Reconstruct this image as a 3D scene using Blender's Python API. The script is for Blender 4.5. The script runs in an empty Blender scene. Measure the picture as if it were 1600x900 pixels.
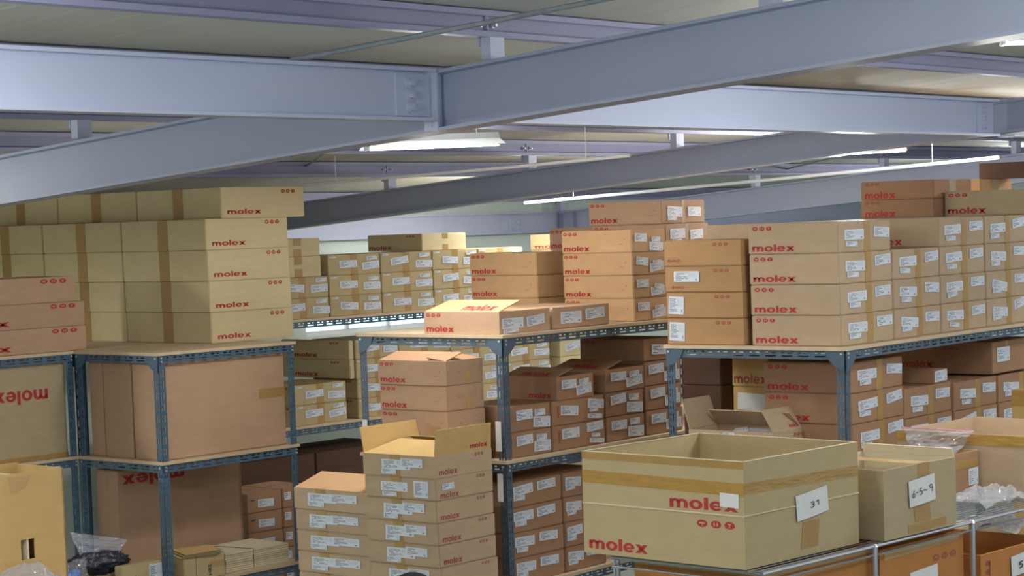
import bpy, bmesh, math, random
from mathutils import Vector, Matrix
random.seed(7)
sc = bpy.context.scene
C = sc.collection
V = Vector
# ------------------------------------------------------------------ camera
F, YAW, PIT, ROL, CY = 3247.22, 0.65581, -0.082746, -0.0305795, 166.586
CAM = V((0, 0, 2.2))
_s, _c = math.sin, math.cos
R0 = V((_s(YAW), -_c(YAW), 0)); F0 = V((_c(YAW), _s(YAW), 0)); U0 = V((0, 0, 1))
FW = F0*_c(PIT) + U0*_s(PIT); UP = -F0*_s(PIT) + U0*_c(PIT)
RR = R0*_c(ROL) + UP*_s(ROL); UU = -R0*_s(ROL) + UP*_c(ROL)
cd = bpy.data.cameras.new('camera'); cam = bpy.data.objects.new('camera', cd); C.objects.link(cam)
cd.sensor_fit = 'HORIZONTAL'; cd.sensor_width = 36; cd.lens = F*36/1600; cd.shift_y = CY/1600
cd.clip_start = .1; cd.clip_end = 100
cam.matrix_world = Matrix((( RR.x, UU.x, -FW.x, CAM.x), (RR.y, UU.y, -FW.y, CAM.y), (RR.z, UU.z, -FW.z, CAM.z), (0,0,0,1)))
sc.camera = cam
# ------------------------------------------------------------------ world, exposure, light
sc.view_settings.view_transform = 'Standard'; sc.view_settings.look = 'None'
sc.view_settings.gamma = 1; sc.view_settings.use_curve_mapping = False
sc.view_settings.exposure = 0.0
wd = bpy.data.worlds.new('world'); sc.world = wd; wd.use_nodes = True
wd.node_tree.nodes['Background'].inputs[0].default_value = (.80, .88, 1.0, 1)
wd.node_tree.nodes['Background'].inputs[1].default_value = .8
def area(name, loc, tgt, sx, sy, power, col=(1, .97, .93)):
    l = bpy.data.lights.new(name, 'AREA'); l.shape = 'RECTANGLE'; l.size = sx; l.size_y = sy; l.energy = power; l.color = col
    o = bpy.data.objects.new(name, l); C.objects.link(o); o.location = loc
    o.rotation_euler = (V(tgt)-V(loc)).to_track_quat('-Z', 'Y').to_euler(); return o
# ceiling lamps and added unseen fill lamps: light of each tube (fixtures are built further down at the same places)
_su = V((math.cos(-.04), math.sin(-.04), 0)); _sw = V((-math.sin(-.04), math.cos(-.04), 0))
def _at(u, w): p = V((5.421, 4.429, 0))+_su*u+_sw*w; return (p.x, p.y, 2.875-.0715*w-(.17 if w < 4 else .105))
LAMPS = [((7.3, 6.05, 2.53), 17), ((10.5, 5.62, 2.5), 36), ((6.85, 3.05, 2.72), 20)] + [(_at(u, w), e) for u, w, e in
         ((-2.8, -.9, 32), (-.8, -2.8, 6), (1.3, -3.3, 12), (-2.6, 2.4, 14), (-1.2, 4.8, 58), (-3.4, .5, 18), (3.6, -2.8, 15), (6.2, -1.2, 24), (6.0, 1.0, 15), (5.9, 4.45, 20), (10.0, 3.0, 24))]  # unseen lamps added to brighten the beams, stacks and far room
for i, (p, e) in enumerate(LAMPS):
    area('tube_light', (p[0], p[1], p[2]-.035), (p[0], p[1], 0), .9, .1, e*.55)
    area('tube_light', (p[0], p[1], p[2]+.07), (p[0], p[1], 9), .9, .1, e*.6)
    l = bpy.data.lights.new('tube_glow', 'POINT'); l.energy = e*1.25; l.color = (1, .98, .95); l.shadow_soft_size = .1
    o = bpy.data.objects.new('tube_glow', l); C.objects.link(o); o.location = (p[0], p[1], p[2]-.14)
# ------------------------------------------------------------------ pixel -> world (1600x900 frame)
def ray(u, v): return FW + RR*((u-800)/F) - UU*((v-450-CY)/F)
def onz(u, v, z):
    d = ray(u, v); return CAM + d*((z-CAM.z)/d.z)
def onpl(u, v, p0, n):
    d = ray(u, v); return CAM + d*((V(p0)-CAM).dot(n)/d.dot(n))
def atd(u, v, dist): return CAM + ray(u, v)*dist
# ------------------------------------------------------------------ materials
def lin(c):
    return tuple(((x/255)/12.92 if x/255 <= .04045 else ((x/255+.055)/1.055)**2.4) for x in c)+(1,)
MATS = {}
def mat(name, rgb, rough=.6, metal=0, noise=.06, nscale=6, bump=0, bscale=200, rnd=0, stretch=(1,1,1), alpha=1, trans=0, emit=0, spec=.5):
    if name in MATS: return MATS[name]
    m = bpy.data.materials.new(name); m.use_nodes = True; nt = m.node_tree; b = nt.nodes['Principled BSDF']
    col = lin(rgb); b.inputs['Roughness'].default_value = rough; b.inputs['Metallic'].default_value = metal
    b.inputs['Specular IOR Level'].default_value = spec
    b.inputs['Alpha'].default_value = alpha; b.inputs['Transmission Weight'].default_value = trans
    if emit:
        b.inputs['Emission Color'].default_value = col; b.inputs['Emission Strength'].default_value = emit
    tc = nt.nodes.new('ShaderNodeTexCoord'); mp = nt.nodes.new('ShaderNodeMapping'); mp.inputs['Scale'].default_value = stretch
    nt.links.new(tc.outputs['Object'], mp.inputs[0])
    nz = nt.nodes.new('ShaderNodeTexNoise'); nz.inputs['Scale'].default_value = nscale; nz.inputs['Detail'].default_value = 5
    nt.links.new(mp.outputs[0], nz.inputs[0])
    mr = nt.nodes.new('ShaderNodeMapRange'); mr.inputs['From Min'].default_value = .25; mr.inputs['From Max'].default_value = .75
    mr.inputs['To Min'].default_value = 1-noise; mr.inputs['To Max'].default_value = 1+noise
    nt.links.new(nz.outputs[0], mr.inputs[0])
    sck = mr.outputs[0]
    if rnd:
        oi = nt.nodes.new('ShaderNodeObjectInfo'); m2 = nt.nodes.new('ShaderNodeMapRange')
        m2.inputs['To Min'].default_value = 1-rnd; m2.inputs['To Max'].default_value = 1+rnd
        nt.links.new(oi.outputs['Random'], m2.inputs[0])
        mu = nt.nodes.new('ShaderNodeMath'); mu.operation = 'MULTIPLY'; nt.links.new(sck, mu.inputs[0]); nt.links.new(m2.outputs[0], mu.inputs[1]); sck = mu.outputs[0]
    vm = nt.nodes.new('ShaderNodeVectorMath'); vm.operation = 'SCALE'; vm.inputs[0].default_value = col[:3]
    nt.links.new(sck, vm.inputs['Scale']); nt.links.new(vm.outputs[0], b.inputs['Base Color'])
    if bump:
        n2 = nt.nodes.new('ShaderNodeTexNoise'); n2.inputs['Scale'].default_value = bscale; nt.links.new(mp.outputs[0], n2.inputs[0])
        bp = nt.nodes.new('ShaderNodeBump'); bp.inputs['Strength'].default_value = bump; bp.inputs['Distance'].default_value = .01
        nt.links.new(n2.outputs[0], bp.inputs['Height']); nt.links.new(bp.outputs[0], b.inputs['Normal'])
    MATS[name] = m; return m
def kraft(name, rgb): return mat('kraft_'+name, rgb, .82, 0, .05, 9, .12, 90, .045, (1, 1, 3), spec=.25)
K = dict(yellow=kraft('yellow', (212, 196, 154)), pink=kraft('pink', (186, 154, 126)), tan=kraft('tan', (184, 161, 132)), brown=kraft('brown', (178, 140, 98)),
         warm=kraft('warm', (196, 159, 118)), umber=kraft('umber', (164, 128, 98)), gold=kraft('gold', (196, 164, 108)), pale=kraft('pale', (222, 210, 178)),
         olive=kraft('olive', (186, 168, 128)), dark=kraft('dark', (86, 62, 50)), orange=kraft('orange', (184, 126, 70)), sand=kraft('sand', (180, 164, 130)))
KIN = kraft('inside', (172, 150, 108))
RED = mat('red_print', (178, 48, 50), .7, noise=.08, nscale=40)
REDF = mat('faded_red_print', (160, 84, 66), .75, noise=.1, nscale=40)
INK = mat('dark_ink', (40, 38, 40), .6)
TAPE = mat('brown_tape', (172, 138, 82), .35, noise=.08, nscale=12, rnd=.04)
TAPEP = mat('pale_tape', (186, 152, 100), .4, noise=.06, nscale=12)
TAPEG = mat('glossy_tape', (176, 140, 74), .2, noise=.12, nscale=14, stretch=(1,1,4), bump=.3, bscale=12)
CLEART = mat('clear_tape', (222, 205, 180), .15, noise=.1, nscale=20, alpha=.5, bump=.5, bscale=25)
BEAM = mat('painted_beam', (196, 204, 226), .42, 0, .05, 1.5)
BEAMR = mat('beam_paint_shaded', (170, 179, 202), .42, 0, .05, 1.5)  # same paint as the beams, darkened to stand for weaker light
BEAMD = mat('painted_purlin', (150, 152, 182), .5, 0, .05, 2)  # lavender, with shade mixed into the colour to darken the purlins
RACK = mat('rack_paint', (74, 104, 126), .45, 0, .08, 5)
RACKD = mat('rack_paint_grey', (78, 98, 116), .45, 0, .08, 5)
BOLT = mat('zinc_bolt', (215, 218, 222), .3, .6)
CHROME = mat('chrome', (205, 207, 212), .16, .95, 0)
GALV = mat('galvanised_steel', (160, 168, 176), .4, .6, .2, 30)
WOOD = mat('plywood', (206, 184, 152), .65, 0, .08, 3, stretch=(1, 8, 1))
WHITE = mat('white_plastic', (228, 232, 236), .4)
PAPER = mat('plain_paper', (226, 228, 224), .7, 0, .02)
HAIR = mat('black_hair', (18, 18, 21), .75, 0, .3, 60, bump=.2, bscale=150, spec=.2)
def wall_mat(name, rgb, axis, period, depth):
    m = mat(name, rgb, .6, 0, .04, .8); nt = m.node_tree
    tc = nt.nodes.new('ShaderNodeTexCoord'); sp = nt.nodes.new('ShaderNodeSeparateXYZ'); nt.links.new(tc.outputs['Object'], sp.inputs[0])
    a = nt.nodes.new('ShaderNodeMath'); a.operation = 'MULTIPLY'; a.inputs[1].default_value = 1/period; nt.links.new(sp.outputs[axis], a.inputs[0])
    f = nt.nodes.new('ShaderNodeMath'); f.operation = 'FRACT'; nt.links.new(a.outputs[0], f.inputs[0])
    r = nt.nodes.new('ShaderNodeMapRange'); r.inputs['From Max'].default_value = .12; nt.links.new(f.outputs[0], r.inputs[0])
    bp = nt.nodes.new('ShaderNodeBump'); bp.inputs['Strength'].default_value = .6; bp.inputs['Distance'].default_value = depth
    nt.links.new(r.outputs[0], bp.inputs['Height']); nt.links.new(bp.outputs[0], nt.nodes['Principled BSDF'].inputs['Normal'])
    return m
def _matte(m): m.node_tree.nodes['Principled BSDF'].inputs['Roughness'].default_value = .9; m.node_tree.nodes['Principled BSDF'].inputs['Specular IOR Level'].default_value = .15
ROOFM = wall_mat('ribbed_roof_panel', (212, 214, 208), 0, .22, .004)
WALLM = wall_mat('ribbed_wall_panel', (222, 236, 228), 2, .3, .006)
_matte(ROOFM); _matte(WALLM)
FLOORM = mat('painted_concrete', (120, 128, 122), .5, 0, .1, 2)
def label_mat(name, n, thr, base=(214, 222, 232)):
    m = bpy.data.materials.new(name); m.use_nodes = True; nt = m.node_tree; b = nt.nodes['Principled BSDF']; b.inputs['Roughness'].default_value = .55
    N = nt.nodes.new; L = nt.links.new
    def M(op, a, bb=None):
        q = N('ShaderNodeMath'); q.operation = op
        for i, x in enumerate((a, bb)):
            if x is None: continue
            if isinstance(x, (int, float)): q.inputs[i].default_value = x
            else: L(x, q.inputs[i])
        return q.outputs[0]
    tc = N('ShaderNodeTexCoord'); sp = N('ShaderNodeSeparateXYZ'); L(tc.outputs['Generated'], sp.inputs[0]); x, y = sp.outputs[0], sp.outputs[1]
    oi = N('ShaderNodeObjectInfo')
    row = M('FLOOR', M('MULTIPLY', y, n)); fr = M('FRACT', M('MULTIPLY', y, n))
    cb = N('ShaderNodeCombineXYZ'); L(M('MULTIPLY', x, 14), cb.inputs[0]); L(M('MULTIPLY', row, 3.7), cb.inputs[1]); L(M('MULTIPLY', oi.outputs['Random'], 9), cb.inputs[2])
    nz = N('ShaderNodeTexNoise'); nz.inputs['Scale'].default_value = 1.0; L(cb.outputs[0], nz.inputs[0])
    line = M('MULTIPLY', M('LESS_THAN', fr, .55), M('GREATER_THAN', nz.outputs[0], thr))
    wn = N('ShaderNodeTexWhiteNoise'); wn.noise_dimensions = '1D'; L(row, wn.inputs['W'])
    leng = M('ADD', M('MULTIPLY', wn.outputs[0], .35), .25)
    line = M('MULTIPLY', line, M('MULTIPLY', M('GREATER_THAN', x, .07), M('LESS_THAN', x, leng)))
    line = M('MULTIPLY', line, M('MULTIPLY', M('GREATER_THAN', y, .12), M('LESS_THAN', y, .9)))
    # square code / short bar at lower right and the faint grey print field
    code = M('MULTIPLY', M('MULTIPLY', M('GREATER_THAN', x, .84), M('LESS_THAN', x, .92)), M('MULTIPLY', M('GREATER_THAN', y, .12), M('LESS_THAN', y, .3)))
    faint = M('MULTIPLY', M('MULTIPLY', M('GREATER_THAN', x, .55), M('LESS_THAN', x, .93)), M('MULTIPLY', M('GREATER_THAN', y, .45), M('LESS_THAN', y, .9)))
    tot = M('MAXIMUM', M('MAXIMUM', M('MULTIPLY', line, .75), M('MULTIPLY', code, .6)), M('MULTIPLY', faint, .12))
    mx = N('ShaderNodeMix'); mx.data_type = 'RGBA'; L(tot, mx.inputs[0]); mx.inputs[6].default_value = lin(base); mx.inputs[7].default_value = lin((60, 70, 85))
    L(mx.outputs[2], b.inputs['Base Color']); return m
LAB = {'b': label_mat('printed_label', 9, .42), 's': label_mat('small_printed_label', 4, .35), 'm': label_mat('address_label', 7, .36), 'v': label_mat('barcode_label', 12, .3)}
LAB['p'] = PAPER; LAB['blue'] = mat('blue_sticker', (70, 90, 170), .5)
# ------------------------------------------------------------------ mesh helpers
def mesh_obj(name, verts, faces, mats, parent=None, fm=None, loc=None, smooth=False):
    me = bpy.data.meshes.new(name); me.from_pydata([tuple(v) for v in verts], [], faces)
    for m in (mats if isinstance(mats, (list, tuple)) else [mats]): me.materials.append(m)
    if fm: me.polygons.foreach_set('material_index', fm)
    if smooth: me.polygons.foreach_set('use_smooth', [True]*len(me.polygons))
    me.update(); o = bpy.data.objects.new(name, me); C.objects.link(o)
    if parent: o.parent = parent
    if loc is not None: o.location = loc
    return o
class MB:
    def __init__(s): s.v = []; s.f = []; s.m = []
    def quad(s, pts, m=0):
        n = len(s.v); s.v += [V(p) for p in pts]; s.f.append(tuple(range(n, n+len(pts)))); s.m.append(m)
    def box(s, lo, hi, m=0, fr=None):
        (x0, y0, z0), (x1, y1, z1) = lo, hi; P = [V((x, y, z)) for z in (z0, z1) for y in (y0, y1) for x in (x0, x1)]
        if fr is not None: P = [fr @ p for p in P]
        n = len(s.v); s.v += P
        for f in ((0,2,3,1), (4,5,7,6), (0,1,5,4), (2,6,7,3), (0,4,6,2), (1,3,7,5)): s.f.append(tuple(n+i for i in f)); s.m.append(m)
    def bar(s, a, b, w, h, m=0, up=(0,0,1)):
        a, b = V(a), V(b); d = (b-a); L = d.length; d.normalize(); y = V(up).cross(d).normalized(); z = d.cross(y)
        fr = Matrix(((d.x,y.x,z.x,a.x),(d.y,y.y,z.y,a.y),(d.z,y.z,z.z,a.z),(0,0,0,1))); s.box((0,-w/2,-h/2), (L,w/2,h/2), m, fr)
    def tube(s, a, b, r, n=10, m=0, r2=None):
        a, b = V(a), V(b); d = (b-a).normalized(); x = d.orthogonal().normalized(); y = d.cross(x); k = len(s.v); r2 = r if r2 is None else r2
        for p, rr in ((a, r), (b, r2)):
            for i in range(n):
                t = 2*math.pi*i/n; s.v.append(p+(x*_c(t)+y*_s(t))*rr)
        for i in range(n): j = (i+1) % n; s.f.append((k+i, k+j, k+n+j, k+n+i)); s.m.append(m)
        s.f.append(tuple(k+i for i in range(n))[::-1]); s.m.append(m); s.f.append(tuple(k+n+i for i in range(n))); s.m.append(m)
    def build(s, name, mats, parent=None, smooth=False, loc=None): return mesh_obj(name, s.v, s.f, mats, parent, s.m, loc, smooth)
USED = {}
def tag(o, label, cat, group=None, kind=None):
    o['label'] = label; o['category'] = cat
    if group: o['group'] = group
    if kind: o['kind'] = kind
    USED.setdefault(label, []).append(o.name); return o
def empty(name, loc, rz=0):
    o = bpy.data.objects.new(name, None); C.objects.link(o); o.location = loc; o.rotation_euler = (0, 0, rz); o.empty_display_size = .05; return o
def struct(o): o['kind'] = 'structure'; return o
# ---- printed marks in a unit plane: polygons (list of 2D pts)
def ring(cx, cy, rx, ry, ix, iy, a0=0, a1=360, n=16):
    out = []
    for i in range(n):
        t0 = math.radians(a0+(a1-a0)*i/n); t1 = math.radians(a0+(a1-a0)*(i+1)/n)
        out.append([(cx+ix*_c(t0), cy+iy*_s(t0)), (cx+rx*_c(t0), cy+ry*_s(t0)), (cx+rx*_c(t1), cy+ry*_s(t1)), (cx+ix*_c(t1), cy+iy*_s(t1))])
    return out
def rect(x0, y0, x1, y1): return [(x0, y0), (x1, y0), (x1, y1), (x0, y1)]
def word_polys():
    P = [rect(0, 0, .34, .98), rect(.64, 0, .98, .62), rect(1.28, 0, 1.62, .62)]
    P += ring(.49, .58, .49, .44, .15, .16, 0, 180, 10) + ring(1.13, .58, .49, .44, .15, .16, 0, 180, 10)
    P += ring(2.34, .5, .6, .54, .25, .27, n=20)
    P += [rect(3.06, 0, 3.42, 1.36)]
    P += ring(4.12, .5, .58, .54, .24, .27, 2, 325, 20) + [rect(3.8, .4, 4.66, .56)]
    x = 4.78; P += [[(x, 0), (x+.45, 0), (x+1.24, 1), (x+.79, 1)], [(x, 1), (x+.79, 0), (x+1.24, 0), (x+.45, 1)]]
    return [[(a/6.02, b) for a, b in p] for p in P]
WORD = word_polys()
def disc(cx, cy, r, ry=None, n=16, a0=0, a1=360):
    ry = ry or r; return [(cx+r*_c(math.radians(a0+(a1-a0)*i/n)), cy+ry*_s(math.radians(a0+(a1-a0)*i/n))) for i in range(n+(0 if a1-a0 == 360 else 1))]
ICON = [[disc(0, -.12, .62, .5, 10, 0, 180), rect(-.07, -.55, .07, -.1), rect(-.07, -.6, .25, -.48)],
        [rect(-.42, -.45, -.16, .45), rect(.16, -.45, .42, .45)],
        [[(-.42, .5), (0, -.12), (.42, .5)], rect(-.07, -.5, .07, .1), rect(-.3, -.6, .3, -.46)]]
FACE = {'L': lambda a, b, h: (V((0, b, 0)), V((0, -1, 0)), V((-1, 0, 0)), b), 'R': lambda a, b, h: (V((0, 0, 0)), V((1, 0, 0)), V((0, -1, 0)), a)}
def bevel_box(a, b, h, r=.004):
    bm = bmesh.new(); bmesh.ops.create_cube(bm, size=1)
    for v in bm.verts: v.co = V(((v.co.x+.5)*a, (v.co.y+.5)*b, (v.co.z+.5)*h))
    bmesh.ops.bevel(bm, geom=bm.edges[:], offset=r, segments=2, affect='EDGES')
    bm.verts.ensure_lookup_table(); vs = [v.co.copy() for v in bm.verts]; fs = [tuple(v.index for v in f.verts) for f in bm.faces]; bm.free(); return vs, fs
def marks(mb, decor, a, b, h, z0=0):
    """printed marks of one carton baked into its body mesh; materials 1 red 2 faded red 3 ink 4 board colour"""
    for face, lst in decor.items():
        o, ex, nn, W = FACE[face](a, b, h); ez = V((0, 0, 1))
        def put(poly, cx, cy, lift, m, rot=0, flip=False):
            q = []
            for x, y in poly:
                if rot: x, y = x*_c(rot)-y*_s(rot), x*_s(rot)+y*_c(rot)
                q.append(o+ex*(cx+x)+ez*(z0+cy+y)+nn*lift)
            mb.quad(q, m)
        for d in lst:
            if d[0] == 'word':
                _, fx, fy, fw, fh, rot, m = d; w, hh = fw*W, fh*h
                for p in WORD:
                    if rot and abs(abs(rot)-math.pi/2) < .1: put([(x*w, y*hh) for x, y in p], fx*W, fy*h, .0009, m, rot)
                    else: put([((x-.5)*w, (y-.5)*hh) for x, y in p], (fx+fw/2)*W, (fy+fh/2)*h, .0009, m, rot)
            elif d[0] == 'icons':
                _, fx, fy, r, m = d[:5]; ry = r*h; rx = ry*d[5] if len(d) > 5 else ry*1.25
                for k in range(3):
                    cx = fx*W + k*rx*2.6
                    put([(x*rx, y*ry) for x, y in disc(0, 0, 1)], cx, fy*h, .0008, m)
                    for p in ICON[k]: put([(x*rx, y*ry) for x, y in p], cx, fy*h, .0014, 4)
            elif d[0] == 'oval':
                _, fx, fy, r, m = d; ry = r*h; rx = ry*1.9
                for p in ring(0, 0, 1, 1, .93, .93, n=24): put([(x*rx, y*ry) for x, y in p], fx*W, fy*h, .0008, m)
                for p in WORD: put([((x-.5)*rx*2.2, (y-.5)*ry*.5) for x, y in p], fx*W, fy*h, .0009, m)
            elif d[0] == 'rect':
                _, x0, y0, x1, y1, m = d; put([(x*W, y*h) for x, y in rect(x0, y0, x1, y1)], 0, 0, .0008, m)
LABM = {}
def label_mesh(kind):
    if kind not in LABM:
        me = bpy.data.meshes.new('shipping_label'); mb = MB(); mb.box((0,0,0), (1,1,1)); me.from_pydata([tuple(v) for v in mb.v], [], mb.f); me.materials.append(LAB[kind]); LABM[kind] = me
    return LABM[kind]
TAPES = {'t': TAPE, 'p': TAPEP, 'g': TAPEG, 'c': CLEART}
def stick(decor, box, a, b, h, z0=0, jit=None):
    """labels and tapes: child objects of the carton"""
    rnd = random.Random(jit)
    for face, lst in decor.items():
        o, ex, nn, W = FACE[face](a, b, h)
        for d in lst:
            if d[0] == 'lab':
                _, kind, fx, fy, fw, fh = d[:6]; rot = d[6] if len(d) > 6 else rnd.gauss(0, .045)
                jx, jy = (rnd.uniform(-.018, .018), rnd.uniform(-.025, .025)) if len(d) <= 6 else (0, 0)
                w, hh = fw*W, fh*h; nm = 'shipping_label' if kind not in ('p', 'blue') else ('paper_note' if kind == 'p' else 'blue_sticker')
                l = bpy.data.objects.new(nm, label_mesh(kind)); C.objects.link(l); l.parent = box
                org = o+ex*((fx+jx)*W)+V((0,0,z0+(fy+jy)*h))+nn*{'s': .0034, 'm': .0025}.get(kind, .0016)
                X = ex*_c(rot)+V((0,0,1))*_s(rot); Y = V((0,0,1))*_c(rot)-ex*_s(rot)
                l.matrix_local = Matrix(((X.x*w, Y.x*hh, nn.x*.0008, org.x), (X.y*w, Y.y*hh, nn.y*.0008, org.y), (X.z*w, Y.z*hh, nn.z*.0008, org.z), (0,0,0,1)))
            elif d[0] == 'tape':
                _, k, x0, y0, x1, y1 = d[:6]; sh = d[6] if len(d) > 6 else 0
                mb = MB(); P = [(x0, y0), (x1, y0+0), (x1+sh, y1), (x0+sh, y1)]
                if len(d) > 7: P = [(x0, y0), (x1, y0+d[7]), (x1, y1+d[7]), (x0, y1)]
                q = [o+ex*(x*W)+V((0,0,z0+y*h)) for x, y in P]
                for lift in (.0004, .0012):
                    mb.quad([p+nn*lift for p in q])
                for i in range(4):
                    j = (i+1) % 4; mb.quad([q[i]+nn*.0004, q[j]+nn*.0004, q[j]+nn*.0012, q[i]+nn*.0012])
                if y1 >= .999 and d[1] in 'tp' and x1-x0 < .3:   # runs on over the top seam
                    dep = a if face == 'L' else b
                    mb.quad([q[3]+V((0,0,.0012)), q[2]+V((0,0,.0012)), q[2]-nn*dep+V((0,0,.0012)), q[3]-nn*dep+V((0,0,.0012))])
                mb.build('packing_tape', TAPES[k], box)
BODY = {}
def carton(origin, yaw, a, b, h, col, decor, label, group=None, seam='L', rz=0, name='cardboard_box', jit=None):
    key = (round(a, 4), round(b, 4), round(h, 4), col, repr(decor), seam)
    t = empty(name, origin, yaw+rz)
    if key not in BODY:
        mb = MB(); vs, fs = bevel_box(a, b, h); mb.v = vs; mb.f = fs; mb.m = [0]*len(fs)
        # meeting line of the top flaps, a shallow dark slit, and the glued side joint
        if seam == 'L': mb.box((.004, b/2-.0012, h), (a-.004, b/2+.0012, h+.0006), 3)
        else: mb.box((a/2-.0012, .004, h), (a/2+.0012, b-.004, h+.0006), 3)
        marks(mb, decor, a, b, h)
        o = mb.build('box_body', [K[col], RED, REDF, INK, K[col]], t); BODY[key] = o.data
    else:
        o = bpy.data.objects.new('box_body', BODY[key]); C.objects.link(o); o.parent = t
    stick(decor, t, a, b, h, jit=jit if jit is not None else random.random())
    tag(t, label, 'box', group); return t
def open_carton(origin, yaw, a, b, h, col, decor, label, flaps, group=None, inner=None, name='open_cardboard_box', th=.006, fill=None):
    """flaps: dict side -> (length, angle from vertical outward in degrees[, decor colour])"""
    t = empty(name, origin, yaw); mb = MB()
    mb.box((0, 0, 0), (a, b, th)); mb.box((0, 0, th), (th, b, h)); mb.box((a-th, 0, th), (a, b, h)); mb.box((th, 0, th), (a-th, th, h)); mb.box((th, b-th, th), (a-th, b, h))
    marks(mb, decor, a, b, h); mb.build('box_body', [K[col], RED, REDF, INK, K[col]], t); stick(decor, t, a, b, h, jit=3)
    S = {'L': (V((0, b, h)), V((0, -1, 0)), V((-1, 0, 0)), b), 'R': (V((0, 0, h)), V((1, 0, 0)), V((0, -1, 0)), a),
         'BL': (V((a, 0, h)), V((0, 1, 0)), V((1, 0, 0)), b), 'BR': (V((a, b, h)), V((-1, 0, 0)), V((0, 1, 0)), a)}
    for side, fl in flaps.items():
        L, ang = fl[0], math.radians(fl[1]); o, ex, nn, W = S[side]; d = V((0, 0, 1))*_c(ang)+nn*_s(ang); nrm = (nn*_c(ang)-V((0,0,1))*_s(ang))
        tp = fl[2] if len(fl) > 2 else .02
        q = [o+ex*.004, o+ex*(W-.004), o+ex*(W-tp*W)+d*L, o+ex*(tp*W)+d*L]; m = MB(); th2 = .004
        m.quad([p for p in q]); m.quad([p-nrm*th2 for p in q][::-1])
        for i in range(4): j = (i+1) % 4; m.quad([q[i], q[i]-nrm*th2, q[j]-nrm*th2, q[j]])
        mm = [K[inner or col], RED]
        if len(fl) > 3 and fl[3] == 'word':
            for p in WORD: m.quad([o+ex*(W*(fl[4]+x*fl[5]))+d*(L*(fl[6]+y*fl[7]))+nrm*.001 for x, y in p], 1)
        fo = m.build('flap', mm, t)
    tag(t, label, 'box', group); return t
# ------------------------------------------------------------------ slotted angle racks
def flange(mb, o, L, W, N, length, width, th, period, m=0):
    wc = [0, .22, .38, .58, .74, 1]; lc = [0, .1, .38, .58, .74]
    n = max(1, int(length/period)); period = length/n
    ls = [(i+f)*period for i in range(n) for f in lc]+[length]
    def solid(i, j):
        if j < 0 or j > 4 or i < 0 or i >= len(ls)-1: return None
        k = i % 5
        if j == 3 and k in (1, 2, 3): return False
        if j == 1 and k in (1, 3): return False
        return True
    P = lambda l, w, t: o+L*l+W*(w*width)+N*t
    for i in range(len(ls)-1):
        for j in range(5):
            if not solid(i, j): continue
            l0, l1, w0, w1 = ls[i], ls[i+1], wc[j], wc[j+1]
            mb.quad([P(l0, w0, 0), P(l1, w0, 0), P(l1, w1, 0), P(l0, w1, 0)], m); mb.quad([P(l0, w0, -th), P(l0, w1, -th), P(l1, w1, -th), P(l1, w0, -th)], m)
            for (di, dj, e) in ((-1, 0, (l0, w0, l0, w1)), (1, 0, (l1, w0, l1, w1)), (0, -1, (l0, w0, l1, w0)), (0, 1, (l0, w1, l1, w1))):
                if not solid(i+di, j+dj): mb.quad([P(e[0], e[1], 0), P(e[2], e[3], 0), P(e[2], e[3], -th), P(e[0], e[1], -th)], m)
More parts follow.
